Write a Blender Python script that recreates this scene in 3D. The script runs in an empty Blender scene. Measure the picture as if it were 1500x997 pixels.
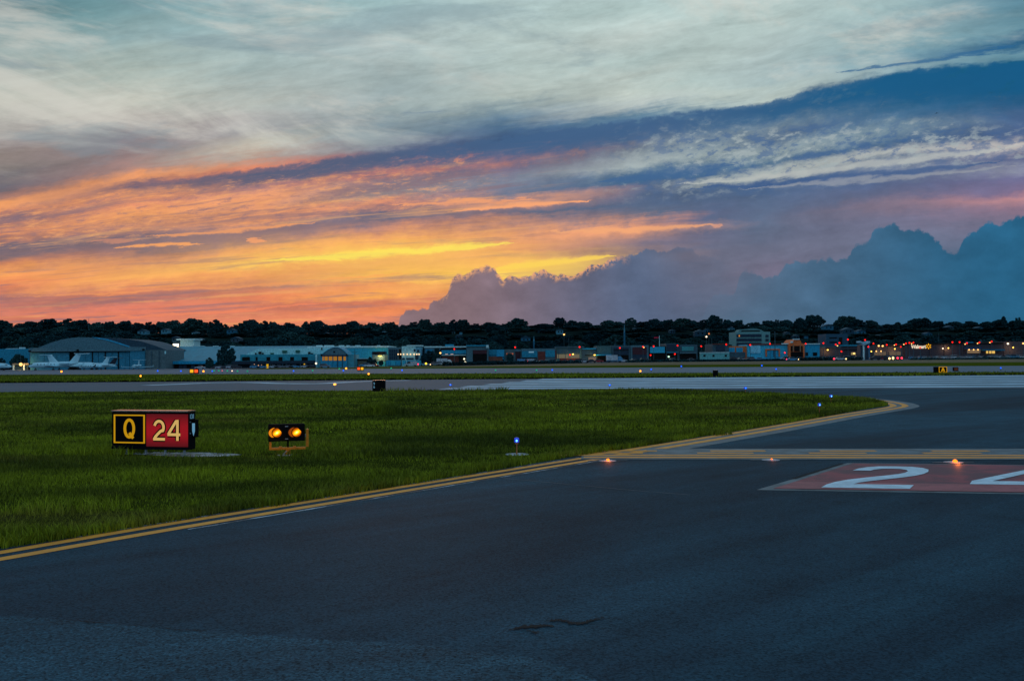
import bpy, bmesh, math, random
from mathutils import Vector, Matrix
import numpy as np
C = bpy.context.scene.collection
R = math.radians
# ------------------------------------------------------------------ camera
FPX = 1400.0; EYE = 2.2
PITCH = math.atan(25.5 / FPX); ROLL = 0.0083
F_ = Vector((0, math.cos(PITCH), math.sin(PITCH)))
U0 = Vector((0, -math.sin(PITCH), math.cos(PITCH))); R0 = Vector((1, 0, 0))
RV = R0 * math.cos(ROLL) - U0 * math.sin(ROLL)
UV = R0 * math.sin(ROLL) + U0 * math.cos(ROLL)
cam_d = bpy.data.cameras.new('camera'); cam = bpy.data.objects.new('camera', cam_d); C.objects.link(cam)
cam_d.sensor_width = 36; cam_d.lens = 36 * FPX / 1500; cam_d.clip_end = 12000; cam_d.clip_start = 0.1
m = Matrix((RV, UV, -F_)).transposed().to_4x4(); m.translation = (0, 0, EYE)
cam.matrix_world = m
bpy.context.scene.camera = cam
sc = bpy.context.scene
sc.view_settings.view_transform = 'Standard'; sc.view_settings.look = 'None'
sc.view_settings.exposure = 0.0; sc.view_settings.gamma = 1.0

def ray(px, py):
    return (F_ * FPX + RV * (px - 750) + UV * (498.5 - py)).normalized()
def azel(px, py):
    d = ray(px, py); return math.degrees(math.atan2(d.x, d.y)), math.degrees(math.asin(d.z))
def s2l(c):
    return tuple((x / 255 / 12.92) if x / 255 <= 0.04045 else ((x / 255 + 0.055) / 1.055) ** 2.4 for x in c)

# ------------------------------------------------------------------ node helper
class NT:
    def __init__(s, tree): s.t = tree; s.n = tree.nodes; s.l = tree.links
    def put(s, sock, v):
        if isinstance(v, bpy.types.NodeSocket): s.l.new(v, sock)
        elif isinstance(v, (tuple, list)):
            dv = sock.default_value
            sock.default_value = tuple(v) + (1.0,) * (len(dv) - len(v)) if len(dv) > len(v) else tuple(v)
        else: sock.default_value = v
    def m(s, op, a, b=0.0, c=0.0, clamp=False):
        n = s.n.new('ShaderNodeMath'); n.operation = op; n.use_clamp = clamp
        s.put(n.inputs[0], a); s.put(n.inputs[1], b); s.put(n.inputs[2], c); return n.outputs[0]
    def add(s, a, b): return s.m('ADD', a, b)
    def sub(s, a, b): return s.m('SUBTRACT', a, b)
    def mul(s, a, b): return s.m('MULTIPLY', a, b)
    def div(s, a, b): return s.m('DIVIDE', a, b)
    def mad(s, a, b, c): return s.m('MULTIPLY_ADD', a, b, c)
    def rng(s, x, a, b, c=0.0, d=1.0, smooth=True):
        n = s.n.new('ShaderNodeMapRange'); n.interpolation_type = 'SMOOTHSTEP' if smooth else 'LINEAR'; n.clamp = True
        for i, v in enumerate((x, a, b, c, d)): s.put(n.inputs[i], v)
        return n.outputs[0]
    def vec(s, x, y, z=0.0):
        n = s.n.new('ShaderNodeCombineXYZ'); s.put(n.inputs[0], x); s.put(n.inputs[1], y); s.put(n.inputs[2], z); return n.outputs[0]
    def sep(s, v):
        n = s.n.new('ShaderNodeSeparateXYZ'); s.put(n.inputs[0], v); return n.outputs
    def noise(s, v, scale=1.0, detail=4.0, rough=0.55, lac=2.0, dist=0.0, out=0):
        n = s.n.new('ShaderNodeTexNoise'); s.put(n.inputs['Vector'], v)
        for k, x in (('Scale', scale), ('Detail', detail), ('Roughness', rough), ('Lacunarity', lac), ('Distortion', dist)): s.put(n.inputs[k], x)
        return n.outputs[out]
    def voro(s, v, scale=1.0, feature='F1', out='Distance', rnd=1.0):
        n = s.n.new('ShaderNodeTexVoronoi'); n.feature = feature; s.put(n.inputs['Vector'], v); s.put(n.inputs['Scale'], scale); s.put(n.inputs['Randomness'], rnd)
        return n.outputs[out]
    def mix(s, f, a, b, mode='MIX'):
        n = s.n.new('ShaderNodeMix'); n.data_type = 'RGBA'; n.blend_type = mode; n.clamp_factor = True
        s.put(n.inputs[0], f); s.put(n.inputs[6], a); s.put(n.inputs[7], b); return n.outputs[2]
    def ramp(s, f, stops, interp='LINEAR'):
        n = s.n.new('ShaderNodeValToRGB'); r = n.color_ramp; r.interpolation = interp
        r.elements[0].position = stops[0][0]; r.elements[0].color = (*stops[0][1], 1)
        r.elements[1].position = stops[-1][0]; r.elements[1].color = (*stops[-1][1], 1)
        for p, c in stops[1:-1]:
            e = r.elements.new(p); e.color = (*c, 1)
        s.put(n.inputs[0], f); return n.outputs[0]
    def curve(s, x, pts, handle='AUTO'):
        n = s.n.new('ShaderNodeFloatCurve'); c = n.mapping.curves[0]
        n.mapping.extend = 'HORIZONTAL'
        c.points[0].location = pts[0]; c.points[1].location = pts[-1]
        for p in pts[1:-1]: c.points.new(*p)
        for p in c.points: p.handle_type = handle
        n.mapping.update(); s.put(n.inputs['Value'], x); return n.outputs[0]

# ------------------------------------------------------------------ sky
world = bpy.data.worlds.new('World'); sc.world = world; world.use_nodes = True
wt = world.node_tree; wt.nodes.clear(); N = NT(wt)
SUN_AZ, SUN_EL = -7.0, 2.0
tc = N.n.new('ShaderNodeTexCoord'); dirv = tc.outputs['Generated']
dx, dy, dz = N.sep(dirv)
az = N.mul(N.m('ARCTAN2', dx, dy), 180 / math.pi)
el = N.mul(N.m('ARCSINE', dz), 180 / math.pi)
# broad band of cloud that rises from left to right: its top edge as elevation over azimuth
band_px = [(-60, 322), (0, 304), (100, 290), (190, 272), (250, 266), (375, 247), (500, 230), (560, 224), (700, 206), (850, 187), (1000, 164), (1125, 151), (1200, 130), (1310, 107), (1400, 97), (1500, 89), (1600, 84)]
def bandpt(p):
    a, e = azel(*p); return a, e
bp = [bandpt(p) for p in band_px]
def B_of(a):
    if a <= bp[0][0]: return bp[0][1]
    if a >= bp[-1][0]: return bp[-1][1]
    for (a0, e0), (a1, e1) in zip(bp, bp[1:]):
        if a0 <= a <= a1: return e0 + (e1 - e0) * (a - a0) / (a1 - a0)
un = N.mad(az, 1 / 70.0, 0.5)
Bc = N.mul(N.curve(un, [((a + 35) / 70, e / 30) for a, e in bp], 'VECTOR'), 30.0)
def s_param(v, b, wrap=None):
    return v / b if v < b else 1 + (v - b) / 15.0
# wispy warp, stretched along the drift of the clouds
sv_ab = N.m('GREATER_THAN', el, Bc)
sv0 = N.add(N.mul(N.mul(N.div(el, Bc), 9.5), N.sub(1.0, sv_ab)), N.mul(N.add(N.sub(el, Bc), 9.5), sv_ab))
w1 = N.noise(N.vec(N.mul(az, 0.045), N.mul(sv0, 0.42), 3.1), 1.0, 7, 0.62, 2.2, 0.4)
w2 = N.noise(N.vec(N.mul(az, 0.10), N.mul(sv0, 1.2), 9.7), 1.0, 7, 0.66, 2.2, 0.6)
w3 = N.noise(N.vec(N.mul(az, 0.7), N.mul(sv0, 1.9), 5.3), 1.0, 6, 0.6, 2.1, 0.3)
w4 = N.noise(N.vec(N.mul(az, 2.2), N.mul(sv0, 4.5), 1.3), 1.0, 4, 0.6, 2.1, 0.2)
elw = N.add(el, N.mad(N.sub(w1, 0.5), 1.25, N.mad(N.sub(w2, 0.5), 1.0, N.mul(N.sub(w3, 0.5), 0.8))))
elw = N.add(elw, N.mul(N.sub(w4, 0.5), 0.25))
azw = N.add(az, N.mad(N.sub(w1, 0.5), 5.0, N.mul(N.sub(w2, 0.5), 4.0)))
below = N.div(elw, Bc)
above = N.mad(N.sub(elw, Bc), 1 / 15.0, 1.0)
isab = N.m('GREATER_THAN', elw, Bc)
s_ = N.add(N.mul(below, N.sub(1.0, isab)), N.mul(above, isab))
sf = N.mul(s_, 0.5)
COLS = {
 0: [(0,(80,128,145)),(50,(108,150,158)),(100,(150,172,170)),(150,(170,182,172)),(180,(148,152,150)),(205,(130,125,130)),(225,(138,132,128)),(250,(128,124,122)),(276,(105,102,112)),(290,(160,118,108)),(302,(240,160,102)),(314,(205,135,105)),(328,(130,108,118)),(345,(222,142,102)),(362,(112,102,116)),(378,(118,104,116)),(392,(200,128,102)),(404,(255,168,95)),(420,(235,138,95)),(436,(165,112,110)),(452,(205,122,102)),(472,(222,130,104))],
 190: [(0,(108,155,165)),(50,(138,172,177)),(100,(165,187,182)),(150,(186,196,186)),(175,(158,158,155)),(200,(138,128,132)),(225,(140,126,128)),(248,(165,130,122)),(262,(238,158,105)),(273,(110,98,118)),(286,(235,155,102)),(300,(222,142,105)),(316,(238,160,105)),(332,(180,128,112)),(345,(122,105,118)),(372,(122,105,116)),(388,(190,128,104)),(406,(255,180,100)),(424,(220,132,98)),(438,(168,114,110)),(452,(222,125,100)),(475,(222,130,104))],
 375: [(0,(135,178,188)),(50,(152,183,188)),(100,(155,180,180)),(150,(172,185,180)),(190,(160,166,168)),(212,(185,185,172)),(232,(180,150,135)),(244,(225,140,108)),(253,(92,96,126)),(264,(95,98,126)),(278,(175,126,120)),(290,(235,158,112)),(304,(215,145,108)),(320,(238,158,108)),(334,(140,115,122)),(352,(165,122,118)),(368,(240,160,102)),(386,(255,205,100)),(400,(228,145,95)),(418,(180,120,106)),(436,(238,138,96)),(452,(205,122,102)),(468,(232,138,102))],
 560: [(0,(150,190,196)),(60,(170,194,195)),(120,(152,176,178)),(160,(142,166,172)),(190,(122,142,156)),(212,(128,135,148)),(222,(98,106,134)),(232,(72,90,130)),(242,(120,108,130)),(256,(212,132,112)),(268,(140,124,134)),(285,(150,135,135)),(298,(228,148,114)),(312,(108,106,126)),(326,(110,106,124)),(340,(205,138,112)),(354,(248,168,98)),(364,(246,175,98)),(371,(255,222,90)),(378,(245,170,92)),(386,(225,145,98)),(400,(250,185,90)),(416,(235,150,95)),(430,(242,165,85)),(440,(205,122,95)),(452,(240,140,88)),(468,(232,136,96))],
 750: [(0,(165,196,198)),(50,(175,200,198)),(100,(166,190,188)),(138,(168,188,184)),(156,(118,145,160)),(180,(78,112,148)),(205,(62,92,138)),(222,(78,96,138)),(236,(170,120,118)),(246,(120,110,132)),(262,(118,126,144)),(284,(105,114,142)),(297,(240,165,118)),(306,(170,130,125)),(318,(90,105,135)),(332,(195,140,118)),(348,(238,162,110)),(364,(225,146,104)),(384,(250,180,96)),(398,(255,212,92)),(420,(230,150,100)),(470,(190,120,105))],
 940: [(0,(165,197,198)),(50,(180,201,198)),(90,(162,190,190)),(128,(190,206,199)),(152,(178,190,188)),(168,(95,130,158)),(190,(60,96,142)),(212,(98,116,142)),(238,(160,172,174)),(250,(80,112,146)),(262,(66,104,145)),(276,(92,110,145)),(298,(84,104,140)),(316,(100,112,140)),(330,(238,160,118)),(344,(165,130,126)),(358,(118,110,130)),(376,(138,118,124)),(392,(128,112,122)),(420,(115,108,125)),(470,(105,105,128))],
 1040: [(0,(168,199,200)),(60,(172,198,196)),(110,(172,196,194)),(146,(186,200,194)),(160,(120,145,162)),(168,(66,104,146)),(186,(90,120,152)),(205,(110,132,155)),(228,(150,165,168)),(246,(85,115,148)),(258,(70,104,145)),(268,(165,174,172)),(278,(80,104,142)),(300,(84,102,138)),(322,(94,104,138)),(331,(150,126,130)),(338,(104,107,136)),(365,(104,108,134)),(400,(102,106,130)),(440,(96,104,130)),(470,(85,104,130))],
 1125: [(0,(172,200,200)),(40,(170,198,198)),(80,(160,186,188)),(120,(165,188,190)),(148,(188,202,196)),(158,(66,104,146)),(176,(76,112,150)),(192,(125,146,164)),(208,(90,115,150)),(230,(150,166,170)),(242,(76,110,146)),(256,(175,182,178)),(270,(66,94,138)),(290,(86,106,142)),(330,(94,108,138)),(370,(106,110,136)),(398,(114,110,132)),(430,(95,106,134)),(470,(70,104,132))],
 1310: [(0,(150,185,190)),(50,(145,180,188)),(82,(120,160,176)),(98,(140,168,178)),(108,(26,92,138)),(150,(40,94,138)),(170,(74,112,150)),(190,(116,142,162)),(208,(72,104,146)),(221,(186,190,186)),(234,(66,96,140)),(246,(140,150,165)),(256,(84,104,148)),(280,(100,106,140)),(298,(136,120,138)),(322,(114,113,138)),(370,(100,110,138)),(420,(66,104,136)),(470,(50,100,130))],
 1500: [(0,(92,142,166)),(45,(100,146,166)),(62,(34,94,142)),(72,(104,148,168)),(84,(90,138,165)),(93,(14,90,138)),(140,(24,92,138)),(165,(70,100,146)),(198,(78,100,146)),(213,(196,190,186)),(228,(88,100,146)),(242,(130,135,160)),(256,(108,108,150)),(276,(122,110,142)),(290,(186,136,142)),(306,(146,120,140)),(330,(112,112,140)),(400,(50,98,135)),(470,(28,95,130))],
}
def mute(c):
    if c[2] < c[0] + 28: return c
    g = (c[0] + c[1] + c[2]) / 3; k = 0.14
    return (c[0] + (g - c[0]) * k * 0.4, c[1] + (g - c[1]) * k * 0.4, c[2] + (g - c[2]) * k * 1.3)
cols = []
for px in sorted(COLS):
    a0 = azel(px, 300)[0]; b = B_of(a0); st = []
    for py, c in sorted(COLS[px], key=lambda q: -q[0]):
        v = azel(px, py)[1]; st.append((min(1, max(0, s_param(v, b) / 2)), s2l(mute(c))))
    st2 = []
    for p, c in st:
        if not st2 or p > st2[-1][0] + 1e-4: st2.append((p, c))
    cols.append((a0, N.ramp(sf, st2)))
col = cols[0][1]
for (a0, c0), (a1, c1) in zip(cols, cols[1:]):
    col = N.mix(N.rng(azw, a0, a1, smooth=False), col, c1)
# fine veils: light and dark wisps
v1 = N.noise(N.vec(N.mul(az, 0.16), N.mul(sv0, 0.9), 21.0), 1.0, 8, 0.62, 2.1, 0.5)
v2 = N.noise(N.vec(N.mul(az, 0.9), N.mul(sv0, 2.2), 31.0), 1.0, 7, 0.62, 2.1, 0.3)
veil = N.add(N.mad(N.sub(v1, 0.5), 0.75, 1.0), N.mul(N.sub(v2, 0.5), 0.35))
col = N.mix(1.0, col, N.vec(veil, veil, veil), 'MULTIPLY')
ru = N.mad(el, 0.30, az); rvv = N.mad(az, 0.10, el)
u1 = N.noise(N.vec(N.mul(ru, 0.055), N.mul(rvv, 0.22), 61.0), 1.0, 8, 0.6, 2.1, 0.7)
u2 = N.noise(N.vec(N.mul(az, 0.07), N.mul(el, 0.30), 67.0), 1.0, 8, 0.6, 2.1, 0.5)
hi_ = N.rng(s_, 1.0, 1.12)
col = N.mix(N.mul(N.mul(N.rng(u1, 0.48, 0.66), hi_), 0.62), col, s2l((206, 212, 204)))
col = N.mix(N.mul(N.mul(N.rng(u2, 0.46, 0.32), hi_), 0.42), col, s2l((112, 142, 155)))
# mottled gaps in the dark band on the right (altocumulus)
gx = N.mad(w1, 0.6, az)
g = N.noise(N.vec(N.mul(gx, 0.62), N.mul(sv0, 2.0), 44.0), 1.0, 7, 0.66, 2.3, 0.25)
g2 = N.noise(N.vec(N.mad(el, 0.6, N.mul(az, 1.25)), N.mad(az, -0.5, N.mul(el, 2.6)), 47.0), 1.0, 5, 0.6, 2.2, 0.1)
g = N.mad(N.sub(g2, 0.5), 0.85, g)
ga = N.rng(az, 3.0, 12.0)
gw = N.mul(ga, N.mul(N.rng(s_, 0.62, 0.74), N.sub(1.0, N.rng(N.mad(az, 0.010, s_), 0.99, 1.10))))
gm = N.mul(N.rng(g, 0.52, 0.68), gw)
col = N.mix(N.mul(gm, 0.72), col, s2l((166, 178, 180)))
gd = N.mul(N.rng(g, 0.49, 0.36), gw)
col = N.mix(N.mul(gd, 0.6), col, s2l((62, 98, 146)))
# rippled orange puffs at the left under the band
p_ = N.noise(N.vec(N.mul(az, 1.0), N.mul(sv0, 4.5), 71.0), 1.0, 7, 0.72, 2.2, 0.2)
pw = N.mul(N.mul(N.sub(1.0, N.rng(az, -6.0, 1.0)), N.rng(s_, 0.66, 0.76)), N.sub(1.0, N.rng(s_, 0.93, 1.0)))
col = N.mix(N.mul(N.mul(N.rng(p_, 0.50, 0.64), pw), 0.45), col, s2l((255, 176, 110)))
col = N.mix(N.mul(N.mul(N.rng(p_, 0.47, 0.38), pw), 0.5), col, s2l((140, 112, 122)))
sk = N.noise(N.vec(N.mul(azw, 0.10), N.mul(sv0, 2.6), 91.0), 1.0, 7, 0.66, 2.1, 0.35)
skm = N.mul(N.mul(N.rng(az, 6.0, -3.0), N.rng(s_, 0.04, 0.16)), N.rng(s_, 1.0, 0.90))
col = N.mix(N.mul(N.mul(N.rng(sk, 0.49, 0.36), skm), 0.62), col, s2l((138, 112, 120)))
col = N.mix(N.mul(N.mul(N.rng(sk, 0.54, 0.68), skm), 0.35), col, s2l((255, 186, 108)))
def glow(px, py, wa, we, c, k):
    global col
    a0, e0 = azel(px, py); q = N.add(N.m('POWER', N.div(N.sub(azw, a0), wa), 2.0), N.m('POWER', N.div(N.sub(elw, e0), we), 2.0))
    col = N.mix(N.mul(N.m('EXPONENT', N.mul(q, -1.0)), k), col, s2l(c))
glow(560, 376, 8.5, 1.0, (255, 206, 98), 0.55)
glow(820, 388, 3.6, 0.8, (255, 208, 100), 0.50)
glow(250, 400, 8.0, 0.7, (255, 178, 100), 0.35)
col = N.mix(N.rng(s_, 1.0, 1.2), col, N.mix(1.0, col, (1.10, 1.0, 0.985), 'MULTIPLY'))
# the dark scalloped shelf along the top of the band
sc1 = N.noise(N.vec(N.mul(az, 1.3), N.mul(el, 1.0), 81.0), 1.0, 6, 0.62, 2.1, 0.2)
sc2 = N.noise(N.vec(N.mul(az, 0.45), N.mul(sv0, 1.6), 83.0), 1.0, 7, 0.66, 2.1, 0.3)
top_ = N.mad(N.sub(sc1, 0.5), 0.75, Bc)
thk = N.curve(un, [((azel(px, 250)[0] + 35) / 70, t / 4.0) for px, t in ((0, 0.25), (190, 0.38), (375, 0.75), (500, 1.1), (700, 1.7), (850, 1.6), (1000, 1.2), (1125, 1.2), (1300, 2.0), (1500, 2.6))], 'VECTOR')
dtop = N.sub(top_, el)
low_ = N.rng(N.mad(N.sub(sc2, 0.5), 2.2, dtop), N.mul(thk, 5.2), N.mul(thk, 1.8))
shelf = N.mul(N.mul(N.rng(dtop, -0.07, 0.10), low_), N.rng(sc2, 0.34, 0.46))
shelf = N.mul(shelf, N.rng(az, -24.0, -14.0, 0.25, 1.0))
shc = N.mix(N.rng(az, -16.0, 2.0), s2l((90, 96, 120)), s2l((66, 98, 136))); shc = N.mix(N.rng(az, 8.0, 20.0), shc, s2l((26, 90, 134)))
col = N.mix(N.mul(shelf, 0.80), col, shc)
# thin bright and dark streaks: (x0,y0,x1,y1, half thickness deg, colour, strength)
STREAKS = [
 (655, 309, 870, 292, 0.20, (252, 170, 118), 0.9), (570, 300, 790, 290, 0.16, (250, 165, 112), 0.7), (165, 366, 300, 357, 0.14, (250, 168, 102), 0.9),
 (120, 357, 210, 350, 0.10, (215, 145, 115), 0.6), (360, 351, 392, 352, 0.12, (250, 165, 110), 0.8), (210, 348, 470, 325, 0.13, (250, 165, 102), 0.7),
 (870, 268, 1080, 240, 0.42, (66, 102, 145), 0.8), (1000, 278, 1480, 236, 0.22, (62, 92, 138), 0.8), (990, 272, 1500, 214, 0.22, (186, 190, 186), 0.7), (1080, 276, 1500, 243, 0.14, (160, 164, 170), 0.5),
 (1220, 106, 1500, 64, 0.16, (40, 98, 145), 0.75), (1040, 332, 1060, 331, 0.10, (235, 165, 130), 0.6), (800, 338, 1050, 330, 0.22, (246, 172, 120), 0.7),
 (585, 168, 650, 163, 0.06, (120, 140, 158), 0.5), (380, 384, 760, 356, 0.26, (255, 232, 96), 0.75), (700, 398, 905, 372, 0.34, (255, 215, 92), 0.8),
 (0, 434, 620, 400, 0.10, (255, 165, 95), 0.45), (60, 470, 500, 444, 0.12, (250, 140, 95), 0.6), (0, 448, 300, 436, 0.12, (150, 108, 112), 0.4),
]
for (x0, y0, x1, y1, h, c, k) in STREAKS:
    a0, e0 = azel(x0, y0); a1, e1 = azel(x1, y1)
    t = N.div(N.sub(az, a0), a1 - a0)
    ec = N.mad(t, e1 - e0, e0)
    d = N.m('ABSOLUTE', N.sub(N.add(el, N.mad(N.sub(w2, 0.5), 0.9, N.mul(N.sub(w3, 0.5), 0.5))), ec))
    hh = N.mul(N.mul(t, N.sub(1.0, t)), 4 * h)
    msk = N.mul(N.sub(1.0, N.rng(d, N.mul(hh, 0.25), N.mad(hh, 1.3, 0.001))), N.m('MULTIPLY', N.m('GREATER_THAN', t, 0.0), N.m('LESS_THAN', t, 1.0)))
    col = N.mix(N.mul(msk, k), col, s2l(c))
# towering cumulus banks standing on the horizon
def bank(pts, puff, seed, colA, colB, axis, soft, fade, rim, rimw):
    global col
    q = [azel(*p) for p in pts]
    top = N.mul(N.curve(un, [((a + 35) / 70, e / 20) for a, e in q], 'VECTOR'), 20.0)
    b1 = N.voro(N.vec(N.mad(w3, 1.2, az), N.mul(el, 0.35), seed), 0.62, 'F1', 'Distance')
    b2 = N.voro(N.vec(N.mad(w3, 0.8, az), N.mul(el, 0.5), seed + 4), 2.3, 'F1', 'Distance')
    b3 = N.noise(N.vec(az, el, seed + 8), 4.2, 5, 0.65)
    i1 = N.voro(N.vec(N.mad(w3, 1.0, az), N.mad(w4, 0.8, N.mul(el, 1.3)), seed + 11), 0.55, 'SMOOTH_F1', 'Distance')
    i2 = N.noise(N.vec(N.mul(az, 0.6), N.mul(el, 0.9), seed + 14), 1.0, 7, 0.62)
    edge = N.add(top, N.mul(N.add(N.sub(0.40, b1), N.add(N.mul(N.sub(0.40, b2), 0.85), N.mul(N.sub(b3, 0.5), 0.9))), puff))
    dd = N.sub(edge, el)
    msk = N.rng(dd, -soft, soft)
    if fade: msk = N.mul(msk, N.rng(az, fade[0], fade[1]))
    body = N.mix(N.rng(az, axis[0], axis[1]), s2l(colA), s2l(colB))
    bil = N.add(N.mul(N.sub(0.5, i1), N.rng(dd, 3.5, 0.2, 0.12, 0.50)), N.add(N.mul(N.sub(i2, 0.5), 0.55), N.mad(N.sub(b3, 0.5), 0.10, 1.0)))
    body = N.mix(1.0, body, N.vec(bil, bil, bil), 'MULTIPLY')
    if rim:
        rm = N.mul(N.mul(N.rng(dd, rimw, 0.0), N.rng(b3, 0.42, 0.58)), N.mul(N.rng(az, rim[0], rim[0] + 1.2), N.rng(az, rim[1], rim[1] - 2)))
        body = N.mix(N.mul(rm, 0.85), body, s2l((250, 178, 118)))
    col = N.mix(msk, col, body)
bank([(560, 500), (584, 478), (588, 462), (596, 453), (612, 452), (630, 446), (636, 438), (652, 432), (658, 424), (661, 408), (672, 399), (684, 397), (694, 391), (708, 389), (722, 390), (728, 400), (737, 413), (745, 404), (758, 402), (774, 402), (790, 398), (800, 396), (812, 402), (826, 396), (838, 400), (852, 392), (870, 386), (884, 384), (900, 378), (920, 374), (940, 364), (957, 361), (975, 366), (990, 362), (1020, 368), (1060, 384), (1120, 410)], 0.40, 2.0,
     (136, 112, 118), (86, 102, 130), (-5, 9), 0.07, (14.0, 7.0), (-4.5, 7.5), 0.50)
bank([(1000, 500), (1030, 462), (1040, 440), (1047, 432), (1062, 426), (1076, 428), (1081, 408), (1090, 398), (1106, 398), (1116, 406), (1138, 403), (1149, 386), (1164, 380), (1180, 383), (1200, 376), (1216, 374), (1232, 382), (1241, 379), (1250, 360), (1262, 352), (1271, 352), (1277, 338), (1290, 330), (1302, 327), (1314, 332), (1324, 342), (1338, 334), (1356, 336), (1372, 346), (1383, 361), (1394, 368), (1405, 362), (1411, 346), (1426, 340), (1443, 322), (1452, 320), (1462, 330), (1478, 326), (1496, 315), (1560, 322)], 0.44, 12.0,
     (80, 106, 132), (40, 96, 130), (12, 28), 0.09, (9.0, 17.0), None, 0)
# round the back and overhead: deep dusk blue with broken grey cloud over the clear sky
nish = N.n.new('ShaderNodeTexSky'); nish.sky_type = 'NISHITA'; nish.sun_disc = False
nish.sun_elevation = R(SUN_EL); nish.sun_rotation = R(SUN_AZ)
nk = N.mix(1.0, nish.outputs[0], (0.1, 0.1, 0.1), 'MULTIPLY')
cb = N.noise(N.vec(N.mul(dx, 1.5), N.mul(dy, 1.5), N.mul(dz, 3.0)), 1.6, 6, 0.6)
duskc = N.mix(N.rng(cb, 0.35, 0.65), (0.19, 0.36, 0.57), (0.28, 0.43, 0.58))
back = N.mix(0.85, nk, duskc)
wb = N.m('MAXIMUM', N.rng(N.m('ABSOLUTE', az), 36.0, 80.0), N.rng(el, 27.0, 48.0))
col = N.mix(wb, col, back)
bg = N.n.new('ShaderNodeBackground'); N.put(bg.inputs[0], col); bg.inputs[1].default_value = 1.0
ow = N.n.new('ShaderNodeOutputWorld'); N.l.new(bg.outputs[0], ow.inputs[0])
world.cycles.sampling_method = 'MANUAL'; world.cycles.sample_map_resolution = 512
# ------------------------------------------------------------------ sun: low, veiled by cloud
sd = bpy.data.lights.new('sun', 'SUN'); sd.energy = 0.12; sd.angle = R(12); sd.color = (1.0, 0.55, 0.32)
so = bpy.data.objects.new('sun', sd); C.objects.link(so)
sdir = Vector((math.sin(R(SUN_AZ)) * math.cos(R(SUN_EL)), math.cos(R(SUN_AZ)) * math.cos(R(SUN_EL)), math.sin(R(SUN_EL))))
so.rotation_euler = sdir.to_track_quat('Z', 'Y').to_euler(); so.location = (0, 0, 60)

# ------------------------------------------------------------------ places
def sm(a, b, x):
    t = min(1, max(0, (x - a) / (b - a))); return t * t * (3 - 2 * t)
def zt(x, y):
    z = -1.6 * sm(235, 395, y) * (1 - sm(-110, 70, x))
    if y > 520: z += (28.0 - x * 0.0045 + 1.5 * math.sin(x * 0.013 + 1)) * sm(520, 900, y)
    return z
def P(px, py, z=0.0):
    """point of the level ground seen at this place of the photograph"""
    d = ray(px, py); t = (z - EYE) / d.z
    return Vector((d.x * t, d.y * t, z))
def G(px, Y):
    """X at distance Y, and the height of the terrain there"""
    d = ray(px, 524); x = d.x / d.y * Y
    return x, Y, zt(x, Y)
def A(px, py, Y):
    d = ray(px, py); t = Y / d.y
    return Vector((d.x * t, Y, EYE + d.z * t))
# ------------------------------------------------------------------ materials
def new_mat(name):
    m = bpy.data.materials.new(name); m.use_nodes = True; t = m.node_tree
    b = t.nodes['Principled BSDF']; return m, NT(t), b
_mc = {}
def mat(name, rgb, rough=0.7, metal=0.0, var=0.25, scale=1.5, bump=0.0, spec=0.3, stretch=(1, 1, 1)):
    if name in _mc: return _mc[name]
    m, n, b = new_mat(name)
    tcn = n.n.new('ShaderNodeTexCoord'); v = tcn.outputs['Object']
    if stretch != (1, 1, 1):
        mp = n.n.new('ShaderNodeVectorMath'); mp.operation = 'MULTIPLY'; n.put(mp.inputs[0], v); mp.inputs[1].default_value = stretch; v = mp.outputs[0]
    nz = n.noise(v, scale, 5, 0.6)
    f = n.rng(nz, 0.3, 0.7)
    lo = tuple(c * (1 - var) for c in rgb); hi = tuple(min(1, c * (1 + var)) for c in rgb)
    n.put(b.inputs['Base Color'], n.mix(f, lo, hi)); b.inputs['Roughness'].default_value = rough; b.inputs['Metallic'].default_value = metal
    b.inputs['Specular IOR Level'].default_value = spec
    if bump:
        bn = n.n.new('ShaderNodeBump'); bn.inputs['Strength'].default_value = bump; bn.inputs['Distance'].default_value = 0.02
        n.put(bn.inputs['Height'], n.noise(v, scale * 30, 4, 0.7)); n.put(b.inputs['Normal'], bn.outputs[0])
    _mc[name] = m; return m
E0 = (0.27, 0.34, 0.45)
def pmat(name, px_rgb, rough=0.7, k=1.0, **kw):
    """paint whose own colour gives this tone under the dusk sky"""
    if name in _mc: return _mc[name]
    c = tuple(min(0.85, max(0.012, a / e * k)) for a, e in zip(s2l(px_rgb), E0))
    return mat(name, c, rough, **kw)
def emat(name, rgb, strength, sample=False):
    if name in _mc: return _mc[name]
    m, n, b = new_mat(name); n.t.nodes.remove(b)
    e = n.n.new('ShaderNodeEmission'); e.inputs[0].default_value = (*rgb, 1); e.inputs[1].default_value = strength
    n.l.new(e.outputs[0], n.n['Material Output'].inputs[0])
    if not sample: m.cycles.emission_sampling = 'NONE'
    _mc[name] = m; return m

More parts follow.
